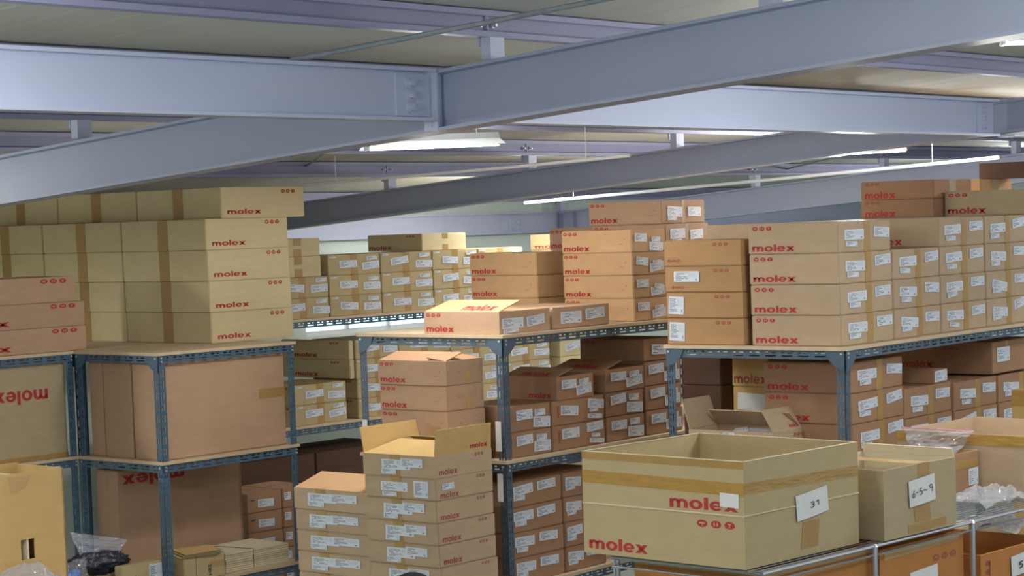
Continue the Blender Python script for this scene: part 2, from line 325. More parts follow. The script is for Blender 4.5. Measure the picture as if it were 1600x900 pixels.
class Rack:
    def __init__(s, name, origin, yaw, LX, LY, levels, label, col=RACK, posts=None, top=None, fw=.042, board=.016, zper=.056, hper=.082, group=None):
        s.o = V((origin[0], origin[1], 0)); s.yaw = yaw; s.LX, s.LY, s.lv = LX, LY, levels
        s.u = V((_c(yaw), _s(yaw), 0)); s.w = V((-_s(yaw), _c(yaw), 0)); s.t = empty(name, s.o, yaw); tag(s.t, label, 'shelf rack', group)
        X, Y, Z = V((1,0,0)), V((0,1,0)), V((0,0,1)); H = (top or max(levels))-board
        posts = posts or [(0,0),(LX,0),(0,LY),(LX,LY)]
        for (x, y) in posts:
            mb = MB(); dx = X if x < LX*.6 else -X; dy = Y if y < LY/2 else -Y; o = V((x, y, 0))
            flange(mb, o, Z, dx, -dy, H, fw, .0025, zper); flange(mb, o, Z, dy, -dx, H, fw, .0025, zper)
            mb.build('post', col, s.t)
            mb = MB(); mb.box((x-.006 if dx.x > 0 else x-fw-.006, y-.006 if dy.y > 0 else y-fw-.006, 0), (x+fw+.006 if dx.x > 0 else x+.006, y+fw+.006 if dy.y > 0 else y+.006, .008)); mb.build('foot', col, s.t)
        for z in levels:
            zt = z-board; e = .003
            for (o, L, N, ln, nm) in ((V((e, -e, zt)), X, -Y, LX-2*e, 'front'), (V((-e, e, zt)), Y, -X, LY-2*e, 'side'), (V((e, LY+e, zt)), X, Y, LX-2*e, 'back'), (V((LX+e, e, zt)), Y, X, LY-2*e, 'side')):
                mb = MB(); flange(mb, o, L, -Z, N, ln, .040, .0025, hper)
                mb.quad([o, o+L*ln, o+L*ln-N*.03, o-N*.03]); mb.quad([o-Z*.002, o-N*.03-Z*.002, o+L*ln-N*.03-Z*.002, o+L*ln-Z*.002]); mb.build('rail', col, s.t)
            mb = MB(); mb.box((-.012, -.012, zt), (LX+.012, LY+.012, z-.0005)); mb.build('shelf_board', WOOD, s.t)
            # bolts on the two visible faces of every post
            for (x, y) in posts:
                if y == 0:
                    for dz in (.012, .03):
                        xx = x+.013 if x < LX*.6 else x-.013
                        m = MB(); m.tube((xx, -.0055, zt-dz), (xx, -.012, zt-dz), .0055, 8); m.build('bolt', BOLT, s.t)
                if x == 0:
                    yy = y+.013 if y < LY/2 else y-.013
                    m = MB(); m.tube((-.0055, yy, zt-.014), (-.012, yy, zt-.014), .0055, 8); m.build('bolt', BOLT, s.t)
            # corner gussets on the visible faces
            for (x, y) in posts:
                if x == 0 and (z == max(levels)):
                    d = 1 if y < LY/2 else -1; g = MB(); P = [V((-.006, y, zt)), V((-.006, y+d*.095, zt)), V((-.006, y+d*.078, zt-.04)), V((-.006, y+d*.045, zt-.070)), V((-.006, y, zt-.085))]
                    g.quad(P); g.quad([p+V((-.002,0,0)) for p in P][::-1])
                    for i in range(5): j = (i+1) % 5; g.quad([P[i], P[j], P[j]-V((.002,0,0)), P[i]-V((.002,0,0))])
                    g.build('corner_gusset', col, s.t)
                if y == 0 and z == max(levels) and col is RACKD:
                    d = 1 if x < LX*.6 else -1; g = MB(); P = [V((x, -.006, zt)), V((x+d*.10, -.006, zt)), V((x+d*.08, -.006, zt-.04)), V((x+d*.045, -.006, zt-.072)), V((x, -.006, zt-.09))]
                    g.quad(P); g.quad([p+V((0,-.002,0)) for p in P][::-1])
                    for i in range(5): j = (i+1) % 5; g.quad([P[i], P[j], P[j]-V((0,.002,0)), P[i]-V((0,.002,0))])
                    g.build('corner_gusset', col, s.t)
    def loc(s, p): d = p-s.o; return d.dot(s.u), d.dot(s.w)
def corner(r, plane, inset, px, py):
    """point at rack-local w=inset ('w') or u=inset ('u') seen at a pixel"""
    if plane == 'w': return onpl(px, py, r.o+r.w*inset, r.w)
    return onpl(px, py, r.o+r.u*inset, r.u)
DRIFT = R0*-.02
ORD = ['bottom', 'second', 'third', 'fourth', 'fifth', 'sixth', 'seventh']
def rowname(i, n):
    if n == 1: return ''
    if i == n-1: return 'top row'
    return 'bottom row' if i == 0 else ORD[i]+' row up'
def stack(r, plane, inset, px, py, pxL, pxR, z, hs, col, decor, where, group=None, a=None, b=None, yaw=0, gap=.0015, skip=(), deco_row=None, seam='L', colrow=None, off=None, adj='kraft'):
    """column of cartons; px,py = near vertical edge at mid height; pxL,pxR = outer edges of the two visible faces"""
    Q = corner(r, plane, inset, px, py); Q.z = 0; th = r.yaw+yaw; u = V((_c(th), _s(th), 0)); w = V((-_s(th), _c(th), 0))
    if b is None: b = (onpl(pxL, py, Q, u)-Q).dot(w)
    if a is None: a = (onpl(pxR, py, Q, w)-Q).dot(u)
    tot = sum(hs); zz = z; n = len(hs); out = []
    for i, h in enumerate(hs):
        mid = zz+h/2-(z+tot/2)
        if i not in skip:
            p = Q+DRIFT*mid; p.z = zz+.0005
            if off and i in off: p += u*off[i][0]+w*off[i][1]
            dd = deco_row[i] if deco_row and i in deco_row else decor; cc = colrow[i] if colrow and i in colrow else col
            rn = rowname(i, n); lb = where.replace('#', rn) if n > 1 else where.replace(', #', '').replace('#', '')
            out.append(carton(p, th, a, b, h-gap, cc, dd, lb, group, seam, rz=random.uniform(-.002, .002), jit=random.random()))
        zz += h
    return Q, a, b, zz
RED1, RED2 = 1, 2
# ================================================================== SETTING
th = -.04; SU = V((_c(th), _s(th), 0)); SW = V((-_s(th), _c(th), 0)); S0 = V((5.421, 4.429, 0)); SL = -.0715; WALLW = 6.0
def SP(u, w, z): return S0+SU*u+SW*w+V((0,0,z))
FR = Matrix(((SU.x, SW.x, 0, S0.x), (SU.y, SW.y, 0, S0.y), (0, 0, 1, 0), (0, 0, 0, 1)))
def sbuild(mb, name, m): 
    o = mb.build(name, m); o.matrix_world = FR; return struct(o)
mb = MB(); mb.box((-9, -8, -.1), (14, WALLW+.3, 0)); sbuild(mb, 'floor', FLOORM)
# back wall with a low window
wx0, wx1, wz0, wz1 = (onpl(476, 505, SP(0, WALLW, 0), SW)-S0).dot(SU), (onpl(672, 500, SP(0, WALLW, 0), SW)-S0).dot(SU), 1.43, 1.64
mb = MB(); mb.box((-9, WALLW, 0), (14, WALLW+.15, wz0)); mb.box((-9, WALLW, wz1), (14, WALLW+.15, 2.55)); mb.box((-9, WALLW, wz0), (wx0, WALLW+.15, wz1)); mb.box((wx1, WALLW, wz0), (14, WALLW+.15, wz1)); sbuild(mb, 'wall_back', WALLM)
mb = MB(); mb.box((13, -8, 0), (13.15, WALLW, 3.4)); sbuild(mb, 'wall_right', WALLM)
mb = MB(); mb.box((-9.15, -2, 0), (-9, WALLW, 3.2)); sbuild(mb, 'wall_left', WALLM)
wn = MB(); fwid = .03
wn.box((wx0, WALLW+.02, wz0), (wx1, WALLW+.07, wz0+fwid)); wn.box((wx0, WALLW+.02, wz1-fwid), (wx1, WALLW+.07, wz1))
for x in (wx0, wx0+(wx1-wx0)*.33, wx0+(wx1-wx0)*.66, wx1-fwid): wn.box((x, WALLW+.02, wz0), (x+fwid, WALLW+.07, wz1))
wo = sbuild(wn, 'window_1', WHITE)
g = MB(); g.box((wx0, WALLW+.04, wz0), (wx1, WALLW+.046, wz1)); go = g.build('window_pane', mat('frosted_daylight_pane', (205, 236, 250), .3, emit=1.2), wo)
# roof skin
z0 = 2.875
rf = MB(); a0, a1 = -8.0, WALLW+.2
P = [V((-9, a0, z0+SL*a0)), V((14, a0, z0+SL*a0)), V((14, a1, z0+SL*a1)), V((-9, a1, z0+SL*a1))]
rf.quad(P[::-1]); rf.quad([p+V((0,0,.08)) for p in P])
for i in range(4): j = (i+1) % 4; rf.quad([P[i], P[j], P[j]+V((0,0,.08)), P[i]+V((0,0,.08))])
sbuild(rf, 'ceiling', ROOFM)
# steel frame -------------------------------------------------------
def hbeam(name, a, b, H0, H1, fw, m, label, cat, tf=.011, tw=.007, up=V((0,0,1)), group=None, topper=None):
    """a,b: bottom-flange centre line ends (setting coords); H heights at the ends"""
    a, b = V(a), V(b); t = empty(name, (0,0,0)); t.matrix_world = FR
    d = (b-a).normalized(); y = V((0,0,1)).cross(d).normalized()
    def plate(p, q, hw, lo0, hi0, lo1, hi1, nm):
        mb = MB(); A = [p-y*hw+V((0,0,lo0)), p+y*hw+V((0,0,lo0)), p+y*hw+V((0,0,hi0)), p-y*hw+V((0,0,hi0))]; B = [q-y*hw+V((0,0,lo1)), q+y*hw+V((0,0,lo1)), q+y*hw+V((0,0,hi1)), q-y*hw+V((0,0,hi1))]
        mb.quad(A[::-1]); mb.quad(B)
        for i in range(4): j = (i+1) % 4; mb.quad([A[i], A[j], B[j], B[i]])
        return mb.build(nm, m, t)
    plate(a, b, fw/2, 0, tf, 0, tf, 'bottom_flange'); plate(a, b, fw/2, H0-tf, H0, H1-tf, H1, 'top_flange'); plate(a, b, tw/2, tf, H0-tf, tf, H1-tf, 'web')
    tag(t, label, cat, group); return t
def bolts(t, pts, n, r=.011, nm='bolt', m=None):
    for p in pts:
        mb = MB(); mb.tube(V(p), V(p)+n*.008, r*1.5, 14); mb.tube(V(p)+n*.008, V(p)+n*.022, r, 6); mb.build(nm, m or BEAM, t)
zb = lambda w: 2.51+SL*w
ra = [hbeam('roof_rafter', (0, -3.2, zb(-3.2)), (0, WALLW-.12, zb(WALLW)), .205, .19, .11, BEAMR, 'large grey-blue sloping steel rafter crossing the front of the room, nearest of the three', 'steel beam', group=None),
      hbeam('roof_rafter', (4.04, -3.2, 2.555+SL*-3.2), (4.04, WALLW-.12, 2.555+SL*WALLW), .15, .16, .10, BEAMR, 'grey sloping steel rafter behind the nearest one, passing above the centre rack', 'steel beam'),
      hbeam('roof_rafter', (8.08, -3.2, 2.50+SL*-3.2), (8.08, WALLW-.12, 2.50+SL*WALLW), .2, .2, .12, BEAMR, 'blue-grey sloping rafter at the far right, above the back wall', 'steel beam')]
# ties along the building between rafters
Zs0, Zs1 = 2.55-.01, 2.712
tie = hbeam('tie_beam', (-4.5, 0, Zs0), (-.075, 0, Zs0), Zs1-Zs0, Zs1-Zs0, .09, BEAM, 'wide pale blue horizontal steel beam bolted to the nearest rafter, upper left', 'steel beam')
tie2 = hbeam('tie_beam', (.08, 0, Zs0+.0), (3.97, 0, Zs0+.0), Zs1-Zs0, Zs1-Zs0, .09, BEAM, 'bright pale steel beam between nearest and second rafter, upper right', 'steel beam')
tie3 = hbeam('tie_beam', (4.12, 0, Zs0), (8.0, 0, Zs0), Zs1-Zs0, Zs1-Zs0, .09, BEAM, 'short piece of steel beam seen past the second rafter at the right edge', 'steel beam')
# connection plates
for t, x, s in ((tie, -.075, -1), (tie2, 3.965, -1), (tie3, 4.12, 1)):
    mb = MB(); mb.box((min(x, x+s*.16), -.012, Zs0+.016), (max(x, x+s*.16), -.004, Zs1-.016)); mb.build('splice_plate', BEAM, t)
    bolts(t, [(x+s*.10, -.012, Zs0+.045+k*.04) for k in range(3)], V((0,-1,0)), .012)
mb = MB(); mb.box((-.062, -.006, Zs0-.02), (-.006, .006, Zs1)); mb.box((-.058, -.03, Zs0-.03), (-.050, .03, Zs1)); mb.build('stiffener', BEAM, ra[0]); ra[0].children[-1].parent = ra[0]
# purlins on the rafters
def purlin(w, u0, u1, label, joints=()):
    zt = z0+SL*w-.003; t = empty('roof_purlin', (0,0,0)); t.matrix_world = FR; mb = MB(); H = .085
    mb.box((u0, w-.002, zt-H), (u1, w+.002, zt)); mb.box((u0, w-.045, zt-.005), (u1, w-.002, zt)); mb.box((u0, w-.045, zt-H), (u1, w-.002, zt-H+.005)); mb.box((u0, w-.049, zt-H), (u1, w-.045, zt-H+.018)); mb.box((u0, w-.049, zt-.018), (u1, w-.045, zt))
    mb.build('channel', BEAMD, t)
    for j in joints:
        c = MB(); c.box((j-.03, w+.002, zt-H-.03), (j+.03, w+.01, zt-.02)); c.box((j-.002, w-.012, zt-H+.01), (j+.002, w-.002, zt-.01)); c.build('cleat', BEAM, t)
        bolts(t, [(j-.03, w-.002, zt-H/2), (j+.03, w-.002, zt-H/2)], V((0,-1,0)), .006, 'bolt', BOLT)
        # stub that carries the purlin on the rafter
        zr = (2.715 if j < 2 else 2.70)+SL*w; s = MB(); s.box((j-.035, w-.05, zr), (j+.035, w-.042, zt-H)); s.box((j-.035, w-.042, zr), (j-.03, w-.01, zt-H)); s.build('support_stub', BEAM, t)
    tag(t, label, 'roof purlin', 'roof purlins'); return t
PL = ['nearest roof purlin but one, cut by the top edge of the photo at the cleat', 'long lavender roof purlin running across the top left corner', 'roof purlin hidden mostly behind the pale tie beam', 'dark roof purlin just under the pale tie beam', 'roof purlin just below the ceiling lamp in the middle', 'roof purlin low over the left stacks, near the back wall', 'lowest roof purlin beside the back wall']
for i, w in enumerate((-1.27, -.2, .85, 1.92, 2.95, 4.05, 5.93)): purlin(w, -8, 12.9, PL[i], (0, 4.04, 8.08))
# eave beam along back wall, its splice plate, columns
eb = hbeam('eave_beam', (3.0, WALLW-.06, onpl(727, 366, SP(0, WALLW-.1, 0), SW).z-.01), (12.9, WALLW-.06, onpl(727, 366, SP(0, WALLW-.1, 0), SW).z-.01), .165, .165, .09, BEAM, 'horizontal blue-grey steel beam along the back wall under the roof', 'steel beam')
q = onpl(805, 348, SP(0, WALLW-.07, 0), SW); qu = (q-S0).dot(SU)
mb = MB(); mb.box((qu-.09, WALLW-.075, q.z-.06), (qu+.09, WALLW-.064, q.z+.06)); mb.build('splice_plate', BEAM, eb)
bolts(eb, [(qu+dx, WALLW-.075, q.z+dz) for dx in (-.045, .045) for dz in (-.04, 0, .04)], V((0,-1,0)), .011)
for k, px in enumerate((896, 1480)):
    q = onpl(px, 340, SP(0, WALLW-.2, 0), SW); qu = (q-S0).dot(SU)
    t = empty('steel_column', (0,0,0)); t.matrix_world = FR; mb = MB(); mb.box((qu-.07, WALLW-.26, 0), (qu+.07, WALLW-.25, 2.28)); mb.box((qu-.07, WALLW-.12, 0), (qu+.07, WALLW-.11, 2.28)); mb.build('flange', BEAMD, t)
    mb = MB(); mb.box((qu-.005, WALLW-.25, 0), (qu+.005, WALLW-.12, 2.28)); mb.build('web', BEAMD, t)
    tag(t, ['dark blue steel column against the back wall behind the centre rack', 'steel column at back wall hidden behind the right rack'][k], 'steel column')
# conduits and rods
def rod(name, pts, r, m, label, cat='pipe', clip=None):
    mb = MB()
    for p, q in zip(pts[:-1], pts[1:]): mb.tube(p, q, r, 10)
    if 'conduit' in name:
        for f_ in (.12, .88):
            p = pts[0].lerp(pts[-1], f_); mb.tube(p, V((p.x, p.y, z0-.012+SL*(p-S0).dot(SW))), .0025, 6)
    o = mb.build(name, m, smooth=False); tag(o, label, cat)
    return o
def pts_on(u, *px): return [onpl(x, y, SP(u, 0, 0), SU) for x, y in px]
rod('white_conduit', pts_on(3.2, (470, 289.5), (800, 261), (985, 243)), .009, WHITE, 'bright white pipe sloping up above the left stacks to the second rafter')
rod('white_conduit', pts_on(6.2, (820, 317), (1150, 286), (1560, 246)), .011, WHITE, 'bright white pipe passing behind the top cartons of the right rack')
p0 = [atd(455, 94, 6.4), atd(640, 58.5, 6.27), atd(980, -8, 6.0)]
o = rod('threaded_bracing_rod', p0, .0085, GALV, 'galvanised bracing rod running diagonally under the roof at the top', 'bracing rod')
RN = V((0,0,1))-SW*SL
def roofp(x, y): return onpl(x, y, SP(0, 0, z0-.10), RN)
def wallp(x, y): return onpl(x, y, SP(0, WALLW-.005, 0), SW)
rod('thin_bracing_rod', [wallp(436, 290), roofp(540, 215)], .006, GALV, 'thin bracing rod slanting behind the nearest rafter, over the left stack', 'bracing rod')
rod('thin_bracing_rod', [wallp(1128, 288.5), roofp(1345, 236)], .006, GALV, 'thin bracing rod rising to the right ceiling lamp', 'bracing rod')

# ceiling lamps, and fixtures for the added fill lamps
TUBE = mat('lit_tube', (245, 250, 255), .3, emit=9)
def lamp(p, q, label, k):
    p, q = V(p), V(q); t = empty('fluorescent_lamp', (p+q)/2); d = (q-p); L = d.length; t.rotation_euler = (0, -math.asin(d.z/L), math.atan2(d.y, d.x))
    mb = MB(); mb.box((-L/2, -.03, .03), (L/2, .03, .062)); mb.build('housing', WHITE, t)
    mb = MB(); mb.quad([(-L/2, -.03, .034), (L/2, -.03, .034), (L/2, -.10, .005), (-L/2, -.10, .005)]); mb.quad([(-L/2, -.03, .036), (-L/2, -.10, .007), (L/2, -.10, .007), (L/2, -.03, .036)])
    mb.quad([(-L/2, .03, .034), (-L/2, .10, .005), (L/2, .10, .005), (L/2, .03, .034)]); mb.quad([(-L/2, .03, .036), (L/2, .03, .036), (L/2, .10, .007), (-L/2, .10, .007)])
    for s in (-1, 1): mb.box((s*L/2-.004, -.03, .0), (s*L/2+.004, .03, .05))
    mb.build('reflector', WHITE, t)
    mb = MB(); mb.tube((-L/2+.004, 0, .014), (L/2-.004, 0, .014), .014, 12); mb.build('tube', TUBE, t, True)
    mb = MB()
    for s in (-.35, .35): mb.tube((s*L, 0, .062), (s*L, 0, z0+SL*((p+q)/2-S0).dot(SW)-(p.z+q.z)/2), .003, 6)
    mb.build('hanger', GALV, t)
    tag(t, label, 'lamp', 'ceiling lamps'); return t
lamp(onz(574, 236, 2.53), onz(776, 228, 2.545), 'lit fluorescent lamp with bent reflector hanging behind the nearest rafter', 0)
lamp(onz(1318, 242, 2.515), onz(1414, 237.5, 2.52), 'small lit fluorescent lamp hanging beyond the second rafter, right of centre', 1)
lamp(onz(1568, 71, 2.72), onz(1700, 66, 2.72), 'lit fluorescent lamp cut by the right edge of the photo near the top', 2)
LP = ['outside the picture, camera side left of centre', 'outside the picture, camera side centre', 'outside the picture, camera side right of centre', 'beyond the left edge of the photo', 'beyond the left edge, nearest the left stack', 'far left beside the pale tie beam', 'outside the picture, right camera side', 'beyond the right edge of the photo', 'hidden behind the bright beam, upper right', 'hidden behind the second rafter, far back', 'hidden behind the topmost cartons at the right edge']
for (p, e) in LAMPS[3:]:  # fixtures dressed around the added fill lights, none meant to be seen
    hl = .25 if 4 < (V(p)-S0).dot(SW) else .5
    lamp(V(p)-SU*hl, V(p)+SU*hl, 'added unseen fill lamp '+LP[LAMPS.index((p, e))-3], 3)
# ================================================================== RACKS
A = Rack('slotted_angle_rack', (7.147, 7.723), -.053, .925, .655, (1.603, 1.053, .423), 'blue slotted-angle steel rack at the left under the tall yellowish carton stack')
dyaw = -.053; dloc = A.o+A.w*.673-A.u*2.3
D = Rack('slotted_angle_rack', (dloc.x, dloc.y), dyaw, 2.288, .62, (1.603, 1.053, .423), 'blue slotted-angle rack cut by the left edge, under three pinkish cartons')
d2 = A.o+A.w*.70+A.u*.05
D2 = Rack('slotted_angle_rack', (d2.x, d2.y), dyaw, .83, 1.75, (1.603,), 'blue rack standing behind the left rack, hidden under the yellowish carton stack')
B = Rack('slotted_angle_rack', (7.586, 5.883), -.022, 2.75, .90, (1.682, 1.096, .50), 'grey-blue slotted-angle rack in the middle of the photo', RACKD)
Cc = Rack('slotted_angle_rack', (7.996, 4.328), 0, 3.3, .918, (1.617, .98, .40), 'grey-blue slotted-angle rack at the right carrying four rows of labelled cartons', RACKD)
e0 = onz(480, 498, 1.645)
eo = e0-V((_c(-.05), _s(-.05), 0))*.75
E_ = Rack('slotted_angle_rack', (eo.x, eo.y), -.05, 4.6, .62, (1.645, .985, .35), 'grey slotted-angle rack far behind, between the left and centre racks', RACKD)
# ================================================================== CARTONS
m_A = {'L': [('tape', 't', .44, 0, .56, 1.0)], 'R': [('word', .07, .13, .40, .125, 0, RED1), ('icons', .74, .86, .065, RED1, 1.35)]}
def shelfcol(lst): pass
# --- A top: yellowish stack, five rows, three deep
hA = .166
hs = [hA]*5
WA = 'yellowish carton in the tall left stack, #, %s'
Q, a_, b_, zt_ = stack(A, 'u', .0, 0, 0, 0, 0, 0, [], 'yellow', m_A, '', a=1, b=1)
def Astack(px, pxL, pxR, rows, zbase, names, py):
    Q = onpl(px, py, V((7.751, 8.009, 0)), A.w); Q.z = 0
    a = (onpl(pxR, py, Q, A.w)-Q).dot(A.u); b = (onpl(pxL, py, Q, A.u)-Q).dot(A.w)
    for c in range(3):
        for i in range(rows):
            rn = i if rows > 1 else 4
            p = Q+A.w*(c*(b+.006)); mid = (i-1.5)*hA if rows > 1 else 0; p = p+DRIFT*mid; p.z = zbase+i*hA+.0005
            nm = ['bottom row', 'second row up', 'third row up', 'fourth row up', 'top row'][rn]
            carton(p, A.yaw, a, b, hA-.0015, 'yellow', m_A, WA.replace('#', nm) % ['front column', 'middle column', 'rearmost column'][c], 'yellowish cartons on the left rack', rz=random.uniform(-.003, .003))
Astack(326, 194, 454, 4, 1.603, None, 440)
Astack(345, 213, 475, 1, 1.603+4*hA, None, 315)
# --- D top: three pinkish cartons, cut by the left edge
m_D = {'R': [('word', .245, .13, .36, .2, 0, RED1), ('icons', .835, .84, .095, RED1, 1.85)], 'L': [('tape', 't', .45, 0, .55, 1)]}
def from_right(r, inset, pxR, py, a, z, h, col, dec, label, b=.42, group=None):
    P_ = corner(r, 'w', inset, pxR, py); o = P_-r.u*a; o.z = z+.0005; return carton(o, r.yaw, a, b, h-.0015, col, dec, label, group)
for i, (pr, py, h) in enumerate(((135, 520, .128), (132, 480, .128), (117, 440, .132))):
    from_right(D, .02, pr, py, 1.2, 1.603+[0, .128, .256][i], h, 'pink', m_D, 'pinkish carton with red round marks at the left edge, %s of three' % ['lowest', 'middle', 'topmost'][i], group='pinkish cartons at the left edge')
# --- D middle shelf: big carton with upside-down wordmark; A middle & lower shelves
o = corner(D, 'w', .03, 104, 650)-D.u*.8; o.z = 1.054
carton(o, D.yaw, .8, .5, .52, 'sand', {'R': [('word', .44, .60, .42, .10, math.pi, RED1), ('tape', 't', 0, .0, 1, .045), ('tape', 't', 0, .95, 1, 1.0)]}, 'large tan carton with upside-down red wordmark on the middle shelf at the left edge')
o = A.o+A.w*.035+A.u*.045; o.z = 1.054
t = carton(o, A.yaw, .84, .58, .515, 'pink', {'R': [('tape', 't', .78, .50, 1.0, .60)], 'L': [('rect', .195, 0, .2, 1, 3), ('rect', .60, 0, .605, 1, 3)]}, 'very large plain pinkish-brown carton filling the middle shelf of the left rack')
mb = MB(); mb.box((-.006, .0, .0), (-.0008, .22, .50)); mb.box((-.006, .235, .0), (-.0008, .45, .50)); mb.build('side_flap', K['pink'], t)
Q = corner(A, 'u', .05, 187, 800); o = V((Q.x, Q.y, .424)); aa = (onpl(383, 800, Q, A.w)-Q).dot(A.u)-.03; bz = min(.30, A.LY-A.loc(Q)[1]-.05); print('tall', A.loc(Q), aa, bz)
o2 = carton(o, A.yaw, aa, bz, .555, 'pink', {'R': [('word', .03, .865, .5, .085, math.pi, RED1)], 'L': [('rect', .5, 0, .505, 1, 3)]}, 'tall pinkish carton with big upside-down red wordmark on the low shelf of the left rack')
mb = MB(); mb.box((aa+.001, .02, .0), (aa+.03, bz-.02, .553)); mb.build('side_flap', K['umber'], o2)
# small items on the low shelf of A
Q = corner(A, 'w', .045, 262, 872)-A.u*.30; Q.z = .4245
carton(V((Q.x, Q.y, .4245)), A.yaw, .30, .052, .13, 'olive', {'R': [('lab', 'v', .58, .12, .28, .8, -.03), ('rect', .3, .4, .31, .6, 3)]}, 'small olive carton with a white label behind the corner post of the left rack')
Q = corner(A, 'w', .006, 287, 868); aa = (onpl(351, 868, Q, A.w)-Q).dot(A.u)
t = carton(V((Q.x, Q.y, .4245)), A.yaw, aa, .15, .125, 'olive', {'R': [('tape', 'p', .62, .42, .98, .66), ('rect', .38, .35, .47, .85, 4), ('rect', .28, .0, .29, 1, 3)]}, 'small yellowish carton with bent flaps standing at the corner post of the left rack')
bpy.context.view_layer.update()
tx = bpy.data.curves.new('letters', 'FONT'); tx.body = 'HRS'; tx.size = .032; tx.extrude = .0005; to = bpy.data.objects.new('letters', tx); C.objects.link(to)
bpy.context.view_layer.update(); me = bpy.data.meshes.new_from_object(to.evaluated_get(bpy.context.evaluated_depsgraph_get())); bpy.data.objects.remove(to)
me.materials.clear(); me.materials.append(INK); lo = bpy.data.objects.new('printed_letters', me); C.objects.link(lo); lo.parent = t
lo.matrix_local = Matrix.Translation((aa*.66, -.0015, .012)) @ Matrix.Rotation(math.pi/2, 4, 'X') @ Matrix.Rotation(math.pi/2, 4, 'Z')
for k in range(3):
    mb = MB(); z = .128+k*.007; dx = [-.03, -.012, .0][k]
    P_ = [V((dx, -.004-k*.004, z)), V((aa*.9+dx, -.02, z-.002)), V((aa*.95+dx, .10, z+.01)), V((dx+.03, .13, z+.014))]
    mb.quad(P_); mb.quad([p-V((0,0,.003)) for p in P_][::-1])
    for i in range(4): j = (i+1) % 4; mb.quad([P_[i], P_[i]-V((0,0,.003)), P_[j]-V((0,0,.003)), P_[j]])
    mb.build('flap', K['gold' if k == 2 else 'olive'], t)
# flattened cartons bundle
Q = corner(A, 'w', .035, 352, 868); aa = (onpl(452, 850, Q, A.w)-Q).dot(A.u)
PRT = mat('grey_board_edges', (150, 140, 122), .8, 0, .12, 5)
zc = .4245
for k in range(9):
    mb = MB(); hh = .0112; dx = random.uniform(0, .006); mb.box((dx, random.uniform(0, .006), .0), (aa-random.uniform(0, .006), .30, hh-.0035)); mb.box((dx+.003, .004, hh-.0035), (aa-.004, .299, hh-.002)); o = mb.build('flattened_carton', [K['pale']]); o.location = (Q.x, Q.y, zc); o.rotation_euler.z = A.yaw
    zn = ['bottom one', 'second from the bottom', 'third from the bottom', 'fourth from the bottom', 'middle one', 'fourth from the top', 'third from the top', 'second from the top', 'topmost one'][k]
    tag(o, 'flattened pale carton in the tied bundle, '+zn, 'flattened carton', 'flattened cartons in the bundle'); zc += hh
mb = MB(); x = aa*.42; mb.tube((x, -.006, 0), (x, -.006, zc-.4245+.003), .0016, 6); mb.tube((x, -.006, zc-.4245+.0025), (x-.06, .3, zc-.4245+.0025), .0016, 6); mb.tube((x, .305, 0), (x-.06, .302, zc-.4245+.002), .0016, 6)
o = mb.build('tying_string', INK); o.location = (Q.x, Q.y, .4245); o.rotation_euler.z = A.yaw; tag(o, 'thin dark string tying the bundle of flattened cartons', 'string')
# --- label-face decors
ic = ('icons', .07, .86, .075, RED1, 1.5); wd_ = ('word', .055, .07, .30, .2, 0, RED1)
m_C = {'L': [('word', .045, .09, .48, .17, 0, RED1), ('icons', .08, .84, .07, RED1, 1.45)],
       'R': [('tape', 't', .48, 0, .60, 1), ('lab', 'b', .13, .40, .36, .33), ('lab', 's', .15, .20, .21, .17), ('lab', 'm', .66, .50, .30, .33)]}
m_C4 = {'L': [('word', .8, .09, .48, .17, 0, RED1)], 'R': m_C['R']}
# --- C top: labelled cartons, four rows, columns along the long side
hC = .1355
XC = [1312, 1394, 1468, 1539, 1604, 1668, 1726]; WC = 'labelled carton, right rack top, #, %s'
cn = ['corner column', 'second column from the corner', 'third column from the corner', 'fourth column from the corner', 'fifth column from the corner', 'sixth column from the corner']
for c in range(6):
    hs = [hC]*4; sk = (3,) if c == 1 else ()
    stack(Cc, 'w', .03, XC[c]+ (0 if c == 0 else 1), 445-c*6, 1172 if c == 0 else None, XC[c+1], 1.617, hs, 'tan', m_C, WC % cn[c], 'labelled cartons on the right rack', b=None if c == 0 else .40, skip=sk)
# carton lying behind the front corner column (its top edge peeps over)
Qb = corner(Cc, 'w', .03, 1312, 440); ub = Cc.loc(Qb)[0]
for k in range(4):
    p = Cc.o+Cc.u*.345+Cc.w*.52; p.z = 1.617+k*hC+.0005
    carton(p, 0, 1.75, .39, hC-.0015, 'tan', {}, 'long plain carton behind the labelled block, right rack, '+rowname(k, 4), 'cartons behind the labelled block')
# upper cartons
m_up = {'L': [('word', .06, .08, .42, .26, 0, RED1), ('icons', .09, .85, .085, RED2, 1.4)], 'R': [('tape', 'c', .40, .0, .58, 1), ('rect', .2, .2, .22, .27, 3), ('rect', .74, .2, .76, .27, 3)]}
zt = 1.617+4*hC+.001
Qt = corner(Cc, 'w', .50, 1459, 305)
for i in range(2):
    o = V((Qt.x, Qt.y, zt+i*.098)); bb = (onpl(1345, 305, Qt, Cc.u)-Qt).dot(Cc.w); aa = (onpl(1518, 300, Qt, Cc.w)-Qt).dot(Cc.u)
    carton(o, 0, aa, bb, .0965, 'umber', m_up, 'brown carton with red wordmark on top of the right block, %s of the pair' % ['lower', 'upper'][i], 'brown cartons on top of the right block')
Qn = corner(Cc, 'w', .50, 1532, 290); carton(V((Qn.x, Qn.y, zt+.098)), 0, .40, bb*.9, .0965, 'warm', m_up, 'warm tan carton with clear tape beside the brown pair, under the dark open box')
carton(V((Qn.x, Qn.y, zt)), 0, .40, bb*.9, .0975, 'umber', m_up, 'brown carton under the warm tan one, hidden behind the big yellowish carton')
Qd = onpl(1650, 265, V((Qn.x+.12, 0, 0)), Cc.u); bd = (onpl(1530, 265, Qd, Cc.u)-Qd).dot(Cc.w)
